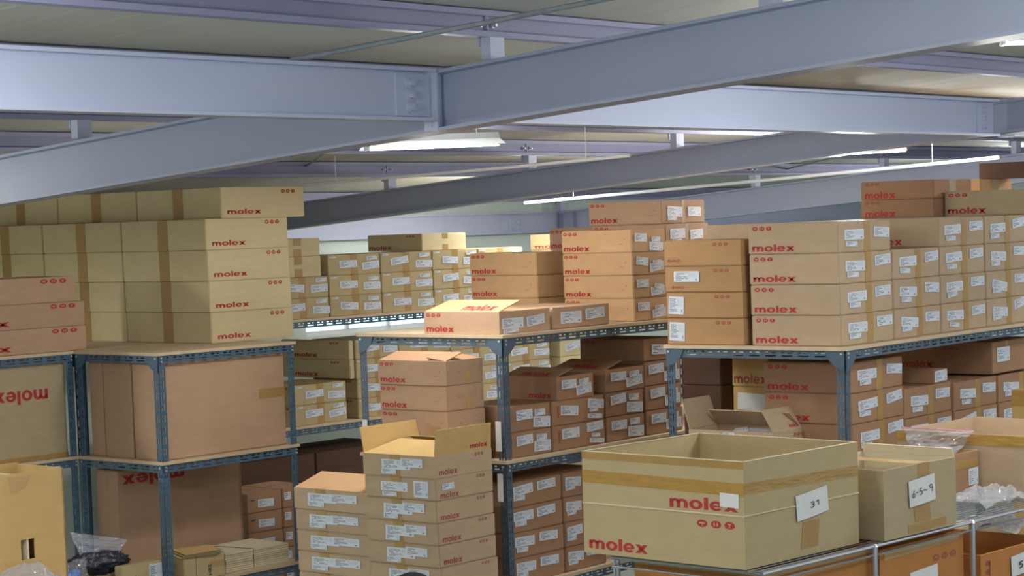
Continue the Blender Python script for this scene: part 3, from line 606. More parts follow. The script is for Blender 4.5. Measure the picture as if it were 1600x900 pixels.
open_carton(V((Qd.x, Qd.y, zt+.196)), 0, .24, bd, .085, 'dark', {}, 'dark brown open box at the very top right, on the warm tan carton', {}, name='dark_box')
Qy = corner(Cc, 'w', .025, 1607, 318); by = (onpl(1471, 318, Qy, Cc.u)-Qy).dot(Cc.w); hy = onpl(1607, 295, Qy, Cc.w).z-zt
carton(V((Qy.x, Qy.y, zt)), 0, .40, min(by, .462), hy, 'sand', {'L': [('word', .04, .09, .46, .2, 0, RED1), ('icons', .08, .84, .075, RED1, 1.5)]}, 'yellowish-grey carton with red wordmark at the front of the right block top')
# --- C0: brown cartons with oval logo
m_0 = {'L': [('icons', .66, .84, .065, RED2, 1.5), ('oval', .13, .22, .14, RED2)]}
m_0b = {'L': [('icons', .66, .84, .065, RED2, 1.5), ('lab', 'm', .12, .40, .33, .42, 0), ('oval', .17, .18, .14, RED2)]}
m_0c = {'L': [('icons', .66, .84, .065, RED2, 1.5), ('lab', 'v', .03, .16, .20, .7, -.04)]}
stack(Cc, 'u', .015, 1161, 455, 1040, None, 1.617, [.122, .118, .118, .118], 'brown', m_0, 'brown carton in the narrow stack at the right rack left end, #', 'brown cartons in the narrow stack', a=.30, deco_row={0: m_0c, 1: m_0c, 2: m_0b})
# --- C middle shelf, right part
zC2 = .98; hC2 = .1385
QC, aC, bC, _ = stack(Cc, 'u', .18, 1331, 650, 1196, 1412, zC2-.0, [hC2]*4, 'umber', m_C, 'labelled carton on the middle shelf right of the post, nearest column, #', 'cartons on the right rack middle shelf')
IW = Cc.loc(QC)[1]; print('C mid inset', IW, bC)
stack(Cc, 'w', IW, 1413.5, 640, None, 1487, zC2, [.115, .14, .14], 'umber', m_C, 'labelled carton on the middle shelf, second column from the post, #', 'cartons on the right rack middle shelf', b=.4)
Q = corner(Cc, 'w', IW, 1459, 588); 
carton(V((Q.x, Q.y, zC2+.3955)), 0, .15, .30, .065, 'umber', {'R': [('lab', 'b', .06, .1, .86, .8, .03)]}, 'small flat carton with a white label, lying on others, middle right shelf')
stack(Cc, 'w', IW, 1491, 630, None, 1558, zC2, [.103, .14, .14], 'umber', m_C, 'labelled carton on the middle shelf, third column from the post, #', 'cartons on the right rack middle shelf', b=.4)
stack(Cc, 'w', IW, 1560, 620, None, 1625, zC2, [.10, .14, .14], 'umber', m_C, 'labelled carton on the middle shelf, fourth column from the post, #', 'cartons on the right rack middle shelf', b=.4)
Q = corner(Cc, 'w', IW, 1550, 560); carton(V((Q.x-.0, Q.y, zC2+.3905)), 0, .5, .62, .16, 'umber', {'L': [('word', .18, .2, .3, .16, 0, RED2), ('icons', .6, .8, .05, RED2, 1.5)], 'R': [('lab', 'b', .12, .35, .3, .45), ('tape', 't', .3, .8, .38, 1)]}, 'long shadowed carton with wordmark side reaching into the middle right shelf')
# --- C middle shelf, left opening
m_pl = {'L': [('icons', .08, .84, .06, RED1, 1.5)]}
stack(Cc, 'u', .42, 1203, 600, 1138, None, zC2, [.1385]*4, 'gold', {'L': [('lab', 'p', .12, .2, .75, .6, -.05)]}, 'golden-brown carton behind the open box, right rack middle shelf, #', 'cartons in the right rack opening', a=.35, deco_row={3: {'L': [('word', .05, .1, .9, .24, 0, RED2)]}}, b=.20)
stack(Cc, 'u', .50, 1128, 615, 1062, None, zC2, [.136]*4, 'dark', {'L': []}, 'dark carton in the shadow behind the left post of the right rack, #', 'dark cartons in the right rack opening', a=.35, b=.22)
# open carton with flaps
Q = corner(Cc, 'u', -.085, 1208, 668); bb = (onpl(1074, 660, Q, Cc.u)-Q).dot(Cc.w); zo = zC2+.112
yo = -.25
carton(V((Q.x+.02, Q.y-.0, zC2+.0005)), 0, .24, .30, .11, 'pink', {'R': [('rect', .0, .93, 1, 1, 2)]}, 'flat carton with a red top edge under the open box on the middle right shelf')
open_carton(V((Q.x, Q.y, zo)), -.02, .25, bb, .148, 'tan', {'L': [('lab', 'v', .08, .12, .19, .75, -.03), ('lab', 'b', .34, .28, .33, .5, -.02), ('lab', 's', .42, .84, .13, .12, 0), ('lab', 's', .40, .04, .2, .2, 0)], 'R': [('oval', .3, .45, .2, RED2), ('icons', .74, .84, .06, RED2, 1.3)]},
            'open tan carton with raised flaps on the middle shelf of the right rack', {'BR': (.14, 18, .05), 'BL': (.12, -50, .02), 'R': (.115, -32, .02, 'word', .6, .3, .1, .12)}, inner='tan')
PLAS = mat('clear_plastic', (200, 203, 210), .08, 0, .05, 4, bump=.9, bscale=18, alpha=.28, spec=.9)
def crumple(name, W, H, m, label, cat, loc, rot, amp=.02, nx=22, ny=16, thick=.0008, seed=1, fn=None):
    rnd = random.Random(seed); g = {}
    for i in range(7):
        for j in range(7): g[i, j] = rnd.uniform(-1, 1)
    def nz(x, y):
        x *= 5; y *= 5; i, j = min(int(x), 5), min(int(y), 5); fx, fy = x-i, y-j; return (g[i,j]*(1-fx)+g[i+1,j]*fx)*(1-fy)+(g[i,j+1]*(1-fx)+g[i+1,j+1]*fx)*fy
    vs = []; fs = []
    for j in range(ny+1):
        for i in range(nx+1):
            x, y = i/nx, j/ny; z = amp*(nz(x, y)+.5*rnd.uniform(-1, 1)*.5)
            p = V((x*W-W/2, y*H-H/2, z)); 
            if fn: p = fn(x, y, p)
            vs.append(p)
    for j in range(ny):
        for i in range(nx): k = j*(nx+1)+i; fs.append((k, k+1, k+nx+2, k+nx+1))
    o = mesh_obj(name, vs, fs, m); o.location = loc; o.rotation_euler = rot
    s = o.modifiers.new('solid', 'SOLIDIFY'); s.thickness = thick; 
    tag(o, label, cat); return o
crumple('plastic_wrap', .17, .26, PLAS, 'crumpled clear plastic inside the open tan carton on the right rack', 'plastic bag', V((Q.x+.13, Q.y+.16, zo+.135)), (0, .1, 0), .018, seed=4)
# --- B top
m_S = {'L': [('word', .035, .09, .37, .17, 0, RED1), ('icons', .055, .84, .07, RED1, 1.5), ('rect', .62, .8, .65, .815, 2), ('rect', .9, .55, .915, .59, 2), ('rect', .82, .36, .88, .375, 2)],
       'R': [('lab', 'm', .10, .46, .34, .36), ('lab', 's', .58, .42, .25, .22), ('lab', 'b', .52, .08, .40, .38)]}
hB = .1155
WB = 'cartons on the centre rack'
# S1 open carton in front, S1b beside
m_S1 = {'L': [('word', .03, .09, .37, .2, 0, RED1), ('icons', .055, .84, .08, RED1, 1.5)], 'R': [('lab', 'b', .05, .22, .42, .46), ('lab', 's', .06, .03, .3, .18), ('lab', 'm', .54, .24, .36, .44)]}
Q = corner(B, 'w', .02, 780, 503); bb = (onpl(663, 503, Q, B.u)-Q).dot(B.w); aa = (onpl(859, 500, Q, B.w)-Q).dot(B.u)
open_carton(V((Q.x, Q.y, 1.683)), B.yaw, aa, bb, .105, 'pink', m_S1, 'pinkish open carton at the front corner of the centre rack top', {'L': (aa*.48, -75, .03, 'word', .45, .42, .1, .35), 'R': (bb*.0+.12, -100, .0), 'BL': (aa*.45, -92, .02)}, inner='warm')
Q2 = corner(B, 'w', .02, 863, 495); a2 = (onpl(952, 490, Q2, B.w)-Q2).dot(B.u)
t = carton(V((Q2.x, Q2.y, 1.683)), B.yaw, a2, bb*.9, .103, 'pink', {'R': [('lab', 'b', .12, .2, .36, .55), ('lab', 'm', .56, .3, .34, .5)]}, 'pinkish carton with two white labels right of the open one on the centre rack')
# S3, S2, S4, S5
stack(B, 'w', .02, 989, 435, 880, 1042, 1.682, [hB+.0005]*4, 'warm', m_S, 'orange-tan carton with red wordmark, taller stack on the centre rack, #', WB, off={})
S3Q, a3, b3, _ = stack(B, 'w', .02, 989, 435, 880, 1042, 1.682, [hB], 'warm', m_S, '', skip=(0,))
u3 = (S3Q-B.o).dot(B.u)
stack(B, 'u', u3+.0, 840, 450, 736, None, 1.682, [hB+.004]*3, 'warm', {'L': m_S['L'], 'R': [('rect', .3, .5, .33, .53, 2), ('rect', .7, .3, .73, .33, 2), ('tape', 'p', .45, 0, .65, .3)]}, 'orange-tan carton without labels, lower stack on the centre rack, #', WB, a=a3*.9)
stack(B, 'w', .02, 1041, 380, 927, 1108, 1.682, [hB+.006]*5, 'umber', {'L': m_S['L'], 'R': [('tape', 'c', .45, .0, .52, 1), ('lab', 'b', .12, .35, .34, .42), ('lab', 's', .14, .14, .2, .2), ('lab', 'm', .58, .3, .3, .4)]}, 'pinkish-brown carton in the tallest stack on the centre rack, #', WB, off={4: (-.012, .01)}, colrow={4: 'pink', 3: 'pink'})
stack(B, 'u', u3+a3+.17, 954, 430, 861, None, 1.682, [hB+.004]*4, 'pink', m_S, 'pinkish carton behind the orange-tan stacks on the centre rack, #', 'half-hidden cartons on the centre rack', a=.3)
# --- B middle shelf (1.096)
zB2 = 1.096
m_B2 = {'L': m_S['L'], 'R': [('tape', 'p', .5, .0, .66, .5), ('rect', .3, .5, .35, .53, 2), ('rect', .75, .7, .77, .74, 2)]}
Q = corner(B, 'w', .19, 690, 600)
qa, qaa, qbb, zz = stack(B, 'w', .115, 699, 600, 594, 757, zB2, [.126, .123, .118], 'pink', m_B2, 'pinkish carton in the left part of the centre rack middle shelf, #', 'pinkish cartons on the middle shelf')
p = qa+DRIFT*.2; p.z = zz+.001
open_carton(p, B.yaw+.01, qaa, qbb, .112, 'pink', m_B2, 'pinkish carton with a raised lid on top of the stack in the centre rack', {'L': (qaa*.5, -75, .02), 'R': (.12, -82, .02)}, inner='umber')
stack(B, 'w', .02, 693, 660, None, 765, zB2, [.137], 'pink', {'R': [('icons', .06, .88, .06, RED1, 1.4), ('word', .04, .15, .5, .16, 0, RED1)]}, 'low pinkish carton at the front of the centre rack middle shelf, left of the post', b=.06)
m_r = {'L': [('word', .5, .12, .4, .2, 0, RED2)], 'R': [('lab', 'm', .13, .45, .40, .38), ('lab', 's', .60, .55, .26, .26), ('lab', 'b', .54, .12, .42, .42)]}
m_r2 = {'R': [('lab', 'm', .15, .42, .33, .4), ('lab', 'b', .66, .55, .31, .36), ('lab', 's', .72, .36, .16, .16), ('lab', 's', .67, .16, .28, .18), ('rect', .10, .3, .13, .8, 2)]}
stack(B, 'w', .02, 798, 675, None, 861, zB2, [.122, .121], 'umber', m_r, 'labelled brown carton just right of the centre rack corner post, #', 'labelled cartons on the centre rack middle shelf', b=.36)
stack(B, 'w', .02, 863, 665, None, 945, zB2, [.122, .121], 'umber', m_r2, 'labelled brown carton in second column right of the corner post, #', 'labelled cartons on the centre rack middle shelf', b=.36)
stack(B, 'w', .02, 947, 635, None, 1006, zB2, [.124]*2, 'umber', m_r, 'labelled brown carton in third column right of the corner post, #', 'labelled cartons on the centre rack middle shelf', b=.36)
stack(B, 'w', .02, 1008, 610, None, 1065, zB2, [.126]*3, 'umber', m_r, 'labelled brown carton in fourth column right of the corner post, #', 'labelled cartons on the centre rack middle shelf', b=.36)
Q = corner(B, 'w', .02, 870, 610); aa = (onpl(927, 605, Q, B.w)-Q).dot(B.u)
open_carton(V((Q.x, Q.y, zB2+.2435)), B.yaw, aa, .34, .112, 'umber', {'L': [('word', .5, .08, .4, .18, 0, RED1)], 'R': m_r['R']}, 'open brown carton on the first two columns of the centre rack middle shelf', {'L': (aa*.5, -76, .03, 'word', .3, .5, .1, .3), 'BL': (aa*.4, -92, .02)}, inner='umber')
Q = corner(B, 'w', .02, 946, 600); aa = (onpl(1006, 590, Q, B.w)-Q).dot(B.u)
open_carton(V((Q.x, Q.y, zB2+.2495)), B.yaw, aa, .34, .112, 'umber', {'L': m_S['L'], 'R': m_r['R']}, 'open brown carton above the third column of the centre rack middle shelf', {'L': (aa*.5, -76, .03, 'word', .3, .5, .1, .3), 'BL': (aa*.4, -92, .02)}, inner='umber')
Q = corner(B, 'w', .02, 1005, 560); carton(V((Q.x, Q.y, zB2+.379)), B.yaw, .30, .40, .112, 'umber', {'L': [('icons', .06, .85, .07, RED2, 1.5)], 'R': [('lab', 'm', .25, .3, .6, .45)]}, 'shadowed brown carton above the fourth column, under the centre rack top')
# --- B low shelf (.50)
zB3 = .50; m_q = {'R': [('lab', 'b', .04, .44, .38, .38), ('lab', 's', .05, .26, .22, .2), ('lab', 'm', .50, .5, .36, .36)]}
stack(B, 'w', .02, 800, 820, None, 880, zB3, [.121]*4, 'umber', m_q, 'labelled brown carton on the low shelf beside the corner post, #', 'labelled cartons on the centre rack low shelf', b=.36)
stack(B, 'w', .02, 882, 810, None, 945, zB3, [.121]*4, 'umber', m_q, 'labelled brown carton, low centre shelf, column beside the big open box, #', 'labelled cartons on the centre rack low shelf', b=.36)
# paper on the centre post
def sheet(px, py, w, h, label, r=B, inset=-.014):
    q = corner(r, 'u', inset, px, py); mb = MB(); mb.box((-.0006, -w/2, -h/2), (.0006, w/2, h/2)); o = mb.build('paper_sheet', PAPER); o.location = q; o.rotation_euler.z = r.yaw; tag(o, label, 'paper')
sheet(779, 682, .033, .14, 'white paper strip on the centre rack corner post, upper of two')
sheet(782, 762, .033, .13, 'white paper strip on the centre rack corner post, lower of two')
sheet(570, 662, .033, .04, 'small white paper tag on the left post of the centre rack')
# --- G: cartons standing in front of the centre rack
m_G = {'L': [('tape', 't', .38, .0, .52, 1), ('lab', 'b', .27, .32, .40, .46, 0), ('lab', 's', .27, .1, .2, .24, 0), ('lab', 'm', .54, .46, .30, .40, 0)], 'R': [('word', .07, .12, .32, .2, 0, RED2), ('icons', .72, .84, .075, RED2, 1.1)]}
m_G2 = {'L': [('tape', 't', .38, .0, .52, 1), ('lab', 'b', .24, .34, .37, .42, 0), ('lab', 's', .26, .1, .2, .2, 0), ('lab', 'v', .70, .12, .2, .75, 0)], 'R': [('word', .07, .08, .32, .2, 0, RED2), ('icons', .72, .84, .075, RED2, 1.1), ('lab', 's', .1, .45, .2, .28, .04)]}
class Fr:  # plain local frame
    def __init__(s, o, yaw): s.o = V(o); s.yaw = yaw; s.u = V((_c(yaw), _s(yaw), 0)); s.w = V((-_s(yaw), _c(yaw), 0))
g0 = atd(684, 820, 9.05); G = Fr((g0.x, g0.y, 0), -.03)
hG = .0985
ztop = onpl(677, 714, G.o, G.w).z
zb0 = ztop-7*hG
bb = (onpl(573, 815, G.o, G.u)-G.o).dot(G.w); aa = (onpl(773, 800, G.o, G.w)-G.o).dot(G.u)
aa = min(aa, .425)
carton(V((G.o.x, G.o.y, .0)), G.yaw, aa, bb, zb0-.001, 'tan', {}, 'carton at the foot of the front labelled stack, below the picture')
for i in range(6):
    p = G.o+DRIFT*((i-3.5)*hG)+(G.u*[.0, .006, 0, 0, -.004, 0][i]); p.z = zb0+i*hG
    carton(p, G.yaw, aa, bb, hG-.0015, 'tan', m_G2 if i == 5 else m_G, 'tan labelled carton in the stack before the centre rack, '+['seventh', 'sixth', 'fifth', 'fourth', 'third', 'second'][i]+' from the top', 'tan cartons in front of the centre rack', jit=5)
p = G.o+DRIFT*(3*hG); p.z = zb0+6*hG
open_carton(p, G.yaw, aa, bb, hG-.002, 'tan', m_G, 'open tan carton with raised flaps on top of the stack before the centre rack', {'BR': (.115, 12, .02), 'R': (.115, 4, .02, 'word', .62, .3, .12, .14), 'L': (aa*.62, -80, .02), 'BL': (.1, -60, .02)}, inner='gold')
G2o = G.o+G.w*(bb+.012)+G.u*.03; bb2 = (onpl(470, 815, G2o, G.u)-G2o).dot(G.w)+.03
zt2 = onpl(567, 771, G2o, G.w).z; zb2 = zt2-6*hG
carton(V((G2o.x, G2o.y, 0)), G.yaw, aa*.95, bb2, zb2-.001, 'tan', {}, 'carton at the foot of the shorter labelled stack, below the picture')
m_G3 = {'L': [('tape', 't', .30, .55, .44, 1), ('lab', 'b', .20, .36, .38, .42, 0), ('lab', 's', .2, .16, .22, .22, 0), ('lab', 'm', .50, .42, .36, .38, 0)]}
for i in range(5):
    p = G2o+DRIFT*((i-3)*hG); p.z = zb2+i*hG
    carton(p, G.yaw, aa*.95, bb2, hG-.0015, 'tan', m_G3, 'tan labelled carton in the shorter stack beside the left rack, '+['sixth', 'fifth', 'fourth', 'third', 'second'][i]+' from the top', 'tan cartons in front of the centre rack', jit=5)
p = G2o+DRIFT*(2.5*hG); p.z = zb2+5*hG
open_carton(p, G.yaw, aa*.95, bb2, hG-.0015, 'tan', m_G3, 'tan carton with a half-lifted lid on top of the shorter stack beside the left rack', {'L': (aa*.5, -74, .0), 'R': (.16, -104, .0), 'BL': (.18, -85, .0)}, inner='warm')
# --- E: far rack
m_E = {'L': [('icons', .68, .86, .065, RED1, 1.5), ('word', .06, .1, .42, .16, 0, RED1)], 'R': [('tape', 't', .43, 0, .56, 1), ('lab', 'm', .2, .34, .34, .36), ('lab', 's', .74, .70, .2, .19), ('lab', 'b', .66, .22, .33, .36), ('lab', 's', .03, .86, .12, .08, 0)]}
XE = [430, 513, 595, 676, 747, 818, 885]; WE = 'labelled carton on the far rack top, #, %s'; hE = .128
en = ['leftmost column', 'second column', 'third column', 'fourth column', 'fifth column', 'sixth column']
for c in range(5):
    n = 3; stack(E_, 'w', .02, XE[c]+1, 445-c*7, None, XE[c+1], 1.645, [hE]*(2 if c == 0 else 3), 'olive', m_E, WE % en[c], 'labelled cartons on the far rack', b=.52 if c == 1 else .4)
Q = corner(E_, 'w', .02, 513, 408)
# crosswise cartons higher up
zE = 1.645+3*hE
stack(E_, 'w', .05, 659, 368, 574, 728, zE, [.113], 'yellow', {'L': [('word', .03, .1, .42, .18, 0, RED2), ('icons', .74, .87, .06, RED2, 1.5)], 'R': [('tape', 't', .46, .7, .58, 1), ('tape', 't', .46, 0, .58, .35)]}, 'yellowish carton with brown side lying alone on top of the far block')
stack(E_, 'w', .05, 440, 378, None, 500, zE-.0-hE, [hE, .112], 'yellow', {'R': [('tape', 't', .3, .6, .5, 1), ('tape', 't', .3, .0, .5, .4)]}, 'yellowish carton on the far block beside the tall left stack, #', b=.3)
stack(E_, 'w', .02, 905, 410, 830, 935, 1.645, [.115]*4, 'olive', {'L': [('word', .1, .1, .7, .2, 0, RED2)]}, 'olive carton at the right end of the far rack top, #', 'olive cartons at the far rack right end')
# E second shelf
XE2 = [458, 541, 625, 706, 785, 860]; zE2 = .985
for c in range(5):
    stack(E_, 'w', .02, XE2[c]+(1 if c != 1 else 17), 610-c*7, None, XE2[c+1], zE2, [hE*.98]*(2 if c == 0 else 4), 'olive', m_E, 'far rack second shelf, labelled carton, #, '+en[c], 'labelled cartons on the far rack second shelf', b=.4)
stack(E_, 'w', .03, 546, 560, 440, 570, zE2+2*hE, [.122, .122], 'yellow', {'L': [('word', .2, .1, .34, .17, 0, RED1), ('icons', .74, .85, .06, RED1, 1.5)]}, 'yellowish carton with red wordmark across the far second shelf, #', 'yellowish cartons on the far second shelf', a=.04)
stack(E_, 'w', .02, 876, 560, 790, 918, zE2, [.125]*4+[.003], 'yellow', {'L': [('word', .04, .1, .5, .2, 0, RED1), ('icons', .7, .85, .06, RED1, 1.5)], 'R': [('lab', 'm', .2, .3, .55, .4)]}, 'yellowish carton seen through the centre rack at its right, #', 'yellowish cartons seen through the centre rack', skip=(4,))
# lower things behind left rack: dark cartons and labelled ones
H = Fr((atd(520, 700, 11.4).x, atd(520, 700, 11.4).y, 0), -.05)
q = atd(440, 790, 10.9); Hh = Fr((q.x, q.y, 0), -.05)
def low_box(px0, px1, ytop, dist, h, z0_, col, dec, label, b=.4, grp=None, a=None):
    q = atd(px0, ytop, dist); f = Fr((q.x, q.y, 0), -.05); a_ = a or (onpl(px1, ytop, f.o, f.w)-f.o).dot(f.u); return carton(V((q.x, q.y, z0_)), -.05, a_, b, h, col, dec, label, grp), q.z
zq = atd(420, 770, 10.7).z
for k, (yt, hh) in enumerate(((770, 0), (815, 0))): pass
ztb = atd(400, 772, 11.85).z; hL = .115
m_H = {'R': [('lab', 'b', .3, .25, .45, .4), ('rect', .1, .62, .22, .68, 3)]}
NM = ['topmost', 'second from the top', 'third from the top', 'fourth from the top', 'lowest']
qh = atd(385, 772, 11.85); fh = Fr((qh.x, qh.y, 0), -.05); ah = (onpl(440, 772, fh.o, fh.w)-fh.o).dot(fh.u)
for k in range(5):
    zz = max(ztb-(k+1)*hL, 0.0005)
    carton(V((fh.o.x, fh.o.y, zz)), -.05, ah, .34, hL-.002, 'umber', m_H, 'brown labelled carton behind the left rack end post, '+NM[k], 'brown cartons behind the left rack')
    p = fh.o+fh.u*(ah+.006)
    carton(V((p.x, p.y, zz)), -.05, .25, .34, hL-.002, 'umber', {'R': [('lab', 's', .04, .4, .2, .4)]}, 'plain brown carton behind the left rack post, right column, '+NM[k], 'brown cartons behind the left rack')
hb = ztb-5*hL
if hb > .01: carton(V((fh.o.x, fh.o.y, 0)), -.05, ah+.256, .34, hb-.001, 'umber', {}, 'flat carton at the floor under the low stacks behind the left rack')
pz = onpl(462, 712, E_.o+E_.w*.03, E_.w).z
for k in range(2):
    p = E_.o+E_.w*.03+E_.u*(.05+k*.76); p.z = .3505
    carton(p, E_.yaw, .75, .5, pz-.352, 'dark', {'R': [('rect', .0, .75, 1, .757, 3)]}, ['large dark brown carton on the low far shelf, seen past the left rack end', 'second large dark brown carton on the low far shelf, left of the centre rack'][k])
# ================================================================== FOREGROUND
FG = Fr((5.13, 3.111, 0), -.091)
# chrome wire shelving carrying the big open box
def chrome_rack():
    zr = 1.158; f = FG; o = f.o+f.w*-.03+f.u*-.03
    Pc = onz(1190, 897, zr); PL_ = onz(957, 871, zr)
    u = (onz(1600, 800, zr)-Pc); u.z = 0; L = 2.0; 
    w = V((PL_.x-Pc.x, PL_.y-Pc.y, 0)); Lw = w.length; w.normalize(); u = V((w.y, -w.x, 0)) 
    if u.x < 0: u = -u
    t = empty('chrome_wire_rack', (Pc.x, Pc.y, 0), math.atan2(u.y, u.x)); 
    pr = .011
    X1 = (onpl(1366, 855, V((Pc.x, Pc.y, 0)), w)-V((Pc.x, Pc.y, 0))).dot(u); X2 = (onpl(1519, 815, V((Pc.x, Pc.y, 0)), w)-V((Pc.x, Pc.y, 0))).dot(u)
    for (x, y) in ((0.02, Lw), (X1, 0), (X2, 0), (1.75, 0), (X2, Lw), (1.75, Lw)):
        m = MB(); m.tube((x, y, 0), (x, y, zr-.002), pr, 14); m.build('post', CHROME, t, False)
        m = MB(); m.tube((x, y, zr-.002), (x, y, zr+.0075), pr*1.05, 12, 0, pr*.5); m.build('post_cap', CHROME, t)
    for zz in (zr, .30):
        m = MB(); m.tube((0, 0, zz), (1.75, 0, zz), .0065, 10); m.tube((0, 0, zz-.028), (1.75, 0, zz-.028), .004, 8); m.build('rail', CHROME, t)
        m = MB(); m.tube((0, Lw, zz), (1.75, Lw, zz), .0065, 10); m.build('rail', CHROME, t)
        m = MB(); m.tube((0, 0, zz), (0, Lw, zz), .0065, 10); m.tube((0, 0, zz-.028), (0, Lw, zz-.028), .004, 8); m.build('rail', CHROME, t)
        m = MB(); m.tube((1.75, 0, zz), (1.75, Lw, zz), .0065, 10); m.build('rail', CHROME, t)
        m = MB(); n = 24
        for i in range(1, n):
            y = Lw*i/n; m.tube((0, y, zz+.003), (1.75, y, zz+.003), .0025, 6)
        m.build('wire_deck', CHROME, t)
    tag(t, 'chrome wire shelving rack in the right foreground under the open cartons', 'wire rack'); return Pc, u, w, Lw, zr, X1, X2
Pc, cu, cw, cL, czr, X1, X2 = chrome_rack()
zf = czr+.0085
# big open box 31
Q = onz(1165, 891, zf); f = Fr((Q.x, Q.y, 0), -.091)
bb = (onpl(911, 780, f.o, f.u)-f.o).dot(f.w); aa = (onpl(1341, 770, f.o, f.w)-f.o).dot(f.u); hh = onpl(1163, 722, f.o, f.w).z-zf
lowh = onpl(1168, 806, f.o, f.w).z-zf; r_ = lowh/hh
dec = {'L': [('word', .035, .05, .375, .085, 0, RED1), ('word', .555, r_+.03, .41, .085, 0, RED1), ('icons', .75, r_-.10, .035, RED1, 1.75),
             ('tape', 't', 0, .93, 1, 1.0), ('tape', 'g', 0, .70, 1, .82, 0, -.02), ('lab', 'p', .86, r_+.075, .11, .13, -.03)],
       'R': [('tape', 'g', 0, .70, 1, .80, 0, -.03), ('tape', 't', .47, .07, .62, .33, .02), ('tape', 't', .47, .38, .60, .48, .02)]}
t = open_carton(V((Q.x, Q.y, zf)), f.yaw, aa, bb, hh, 'olive', dec, 'big open yellowish carton with red wordmarks and a note 31 on the chrome rack', {}, th=.007, name='open_cardboard_box')
# lips of the folded-up extension on top of the lower carton
mb = MB(); zl = lowh; e = .0035
mb.box((-e, -e, zl-.003), (0, bb, zl+.001)); mb.box((-e, -e, zl-.0015), (aa, 0, zl+.0015)); mb.build('fold_ridge', K['pale'], t)
mb = MB(); mb.box((-.0015, .0, hh), (.0085, bb, hh+.0015)); mb.box((.0, -.0015, hh), (aa, .0085, hh+.0015)); mb.box((aa-.0085, 0, hh), (aa, bb, hh+.0015)); mb.box((0, bb-.0085, hh), (aa, bb, hh+.0015)); mb.build('cut_rim', K['pale'], t)
def note(parent, face, a, b, h, fx, fy, fw, fh, rot, strokes, sw=.022):
    o, ex, nn, W = FACE[face](a, b, h); w, hh_ = fw*W, fh*h; X = ex*_c(rot)+U0*_s(rot); Y = U0*_c(rot)-ex*_s(rot); org = o+ex*(fx*W)+V((0,0,fy*h))+nn*.0052
    mb = MB(); nx = 6
    for i in range(nx):
        x0, x1 = i/nx, (i+1)/nx; bl = lambda x: nn*(.003*math.sin(x*math.pi)**2)
        mb.quad([org+X*(x0*w)+bl(x0), org+X*(x1*w)+bl(x1), org+X*(x1*w)+Y*hh_+bl(x1), org+X*(x0*w)+Y*hh_+bl(x0)])
        mb.quad([org+X*(x0*w)-nn*.0008, org+X*(x0*w)+Y*hh_-nn*.0008, org+X*(x1*w)+Y*hh_-nn*.0008, org+X*(x1*w)-nn*.0008])
    no = mb.build('paper_note', PAPER, parent)
    mb = MB()
    for st in strokes:
        for (x0, y0), (x1, y1) in zip(st[:-1], st[1:]):
            A_ = org+X*(x0*w)+Y*(y0*hh_)+nn*.0045; B_ = org+X*(x1*w)+Y*(y1*hh_)+nn*.0045; mb.bar(A_, B_, sw*hh_, .0008, 0, nn)
    mb.build('handwriting', INK, no)
def arc(cx, cy, rx, ry, a0, a1, n=8): return [(cx+rx*_c(math.radians(a0+(a1-a0)*i/n)), cy+ry*_s(math.radians(a0+(a1-a0)*i/n))) for i in range(n+1)]
n31 = [arc(.46, .53, .06, .05, 130, -90)+arc(.46, .43, .065, .055, 90, -150), [(.60, .54), (.66, .58), (.66, .38)]]
note(t, 'R', aa, bb, hh, .435, .345, .28, .245, .10, n31, .035)
# box 6-5~9
Q = onz(1382, 846, zf); f2 = Fr((Q.x, Q.y, 0), -.10); f2.o += f2.u*.0
a2 = (onpl(1494, 780, f2.o, f2.w)-f2.o).dot(f2.u); h2 = onpl(1378, 736, f2.o, f2.w).z-zf
Qc = Q; b2 = (onpl(1345, 760, f2.o, f2.u)-f2.o).dot(f2.w); b2 = max(b2, .36)
t = open_carton(V((Qc.x, Qc.y, zf)), f2.yaw, a2, b2, h2, 'sand', {'R': [('tape', 't', .46, .64, .62, 1.0), ('tape', 't', .42, .16, .64, .45, -.03), ('tape', 't', .32, .02, .85, .14, 0, .02)]}, 'open sand-coloured carton with pale inside and a handwritten note, beside the big one', {'BL': (.03, -15, .02)}, inner='pale', th=.006)
mb = MB(); mb.box((a2-.0085, .006, .01), (a2-.0065, b2-.006, h2)); mb.box((.006, b2-.009, .01), (a2-.009, b2-.0065, h2)); mb.build('pale_lining', K['pale'], t)
n659 = [arc(.13, .42, .05, .07, 110, -250, 10)+[(.16, .62)], [(.22, .50), (.30, .51)], [(.45, .62), (.37, .60), (.37, .50)]+arc(.40, .45, .06, .07, 90, -120, 8), arc(.54, .48, .035, .04, 180, 20, 5)+arc(.61, .51, .035, .04, 200, 360, 5), arc(.80, .58, .05, .06, 0, 360, 12)+[(.85, .58), (.82, .35)]]
note(t, 'R', a2, b2, h2, .33, .40, .36, .38, .07, n659, .028)
# cartons and bags behind / right
B0 = V((Pc.x, Pc.y, 0)); cyaw = math.atan2(cu.y, cu.x)
e3 = onpl(1528, 745, B0+cw*.36, cw); e3.z = zf; h3 = onpl(1528, 703, V((e3.x, e3.y, 0)), cw).z-zf
open_carton(e3-cu*.34, cyaw, .34, .22, h3, 'umber', {'R': [('tape', 't', .0, .60, 1, .82), ('lab', 'b', .80, .15, .2, .42, .03)]}, 'brown open carton half hidden behind the note carton, torn white label at its corner', {}, th=.005)
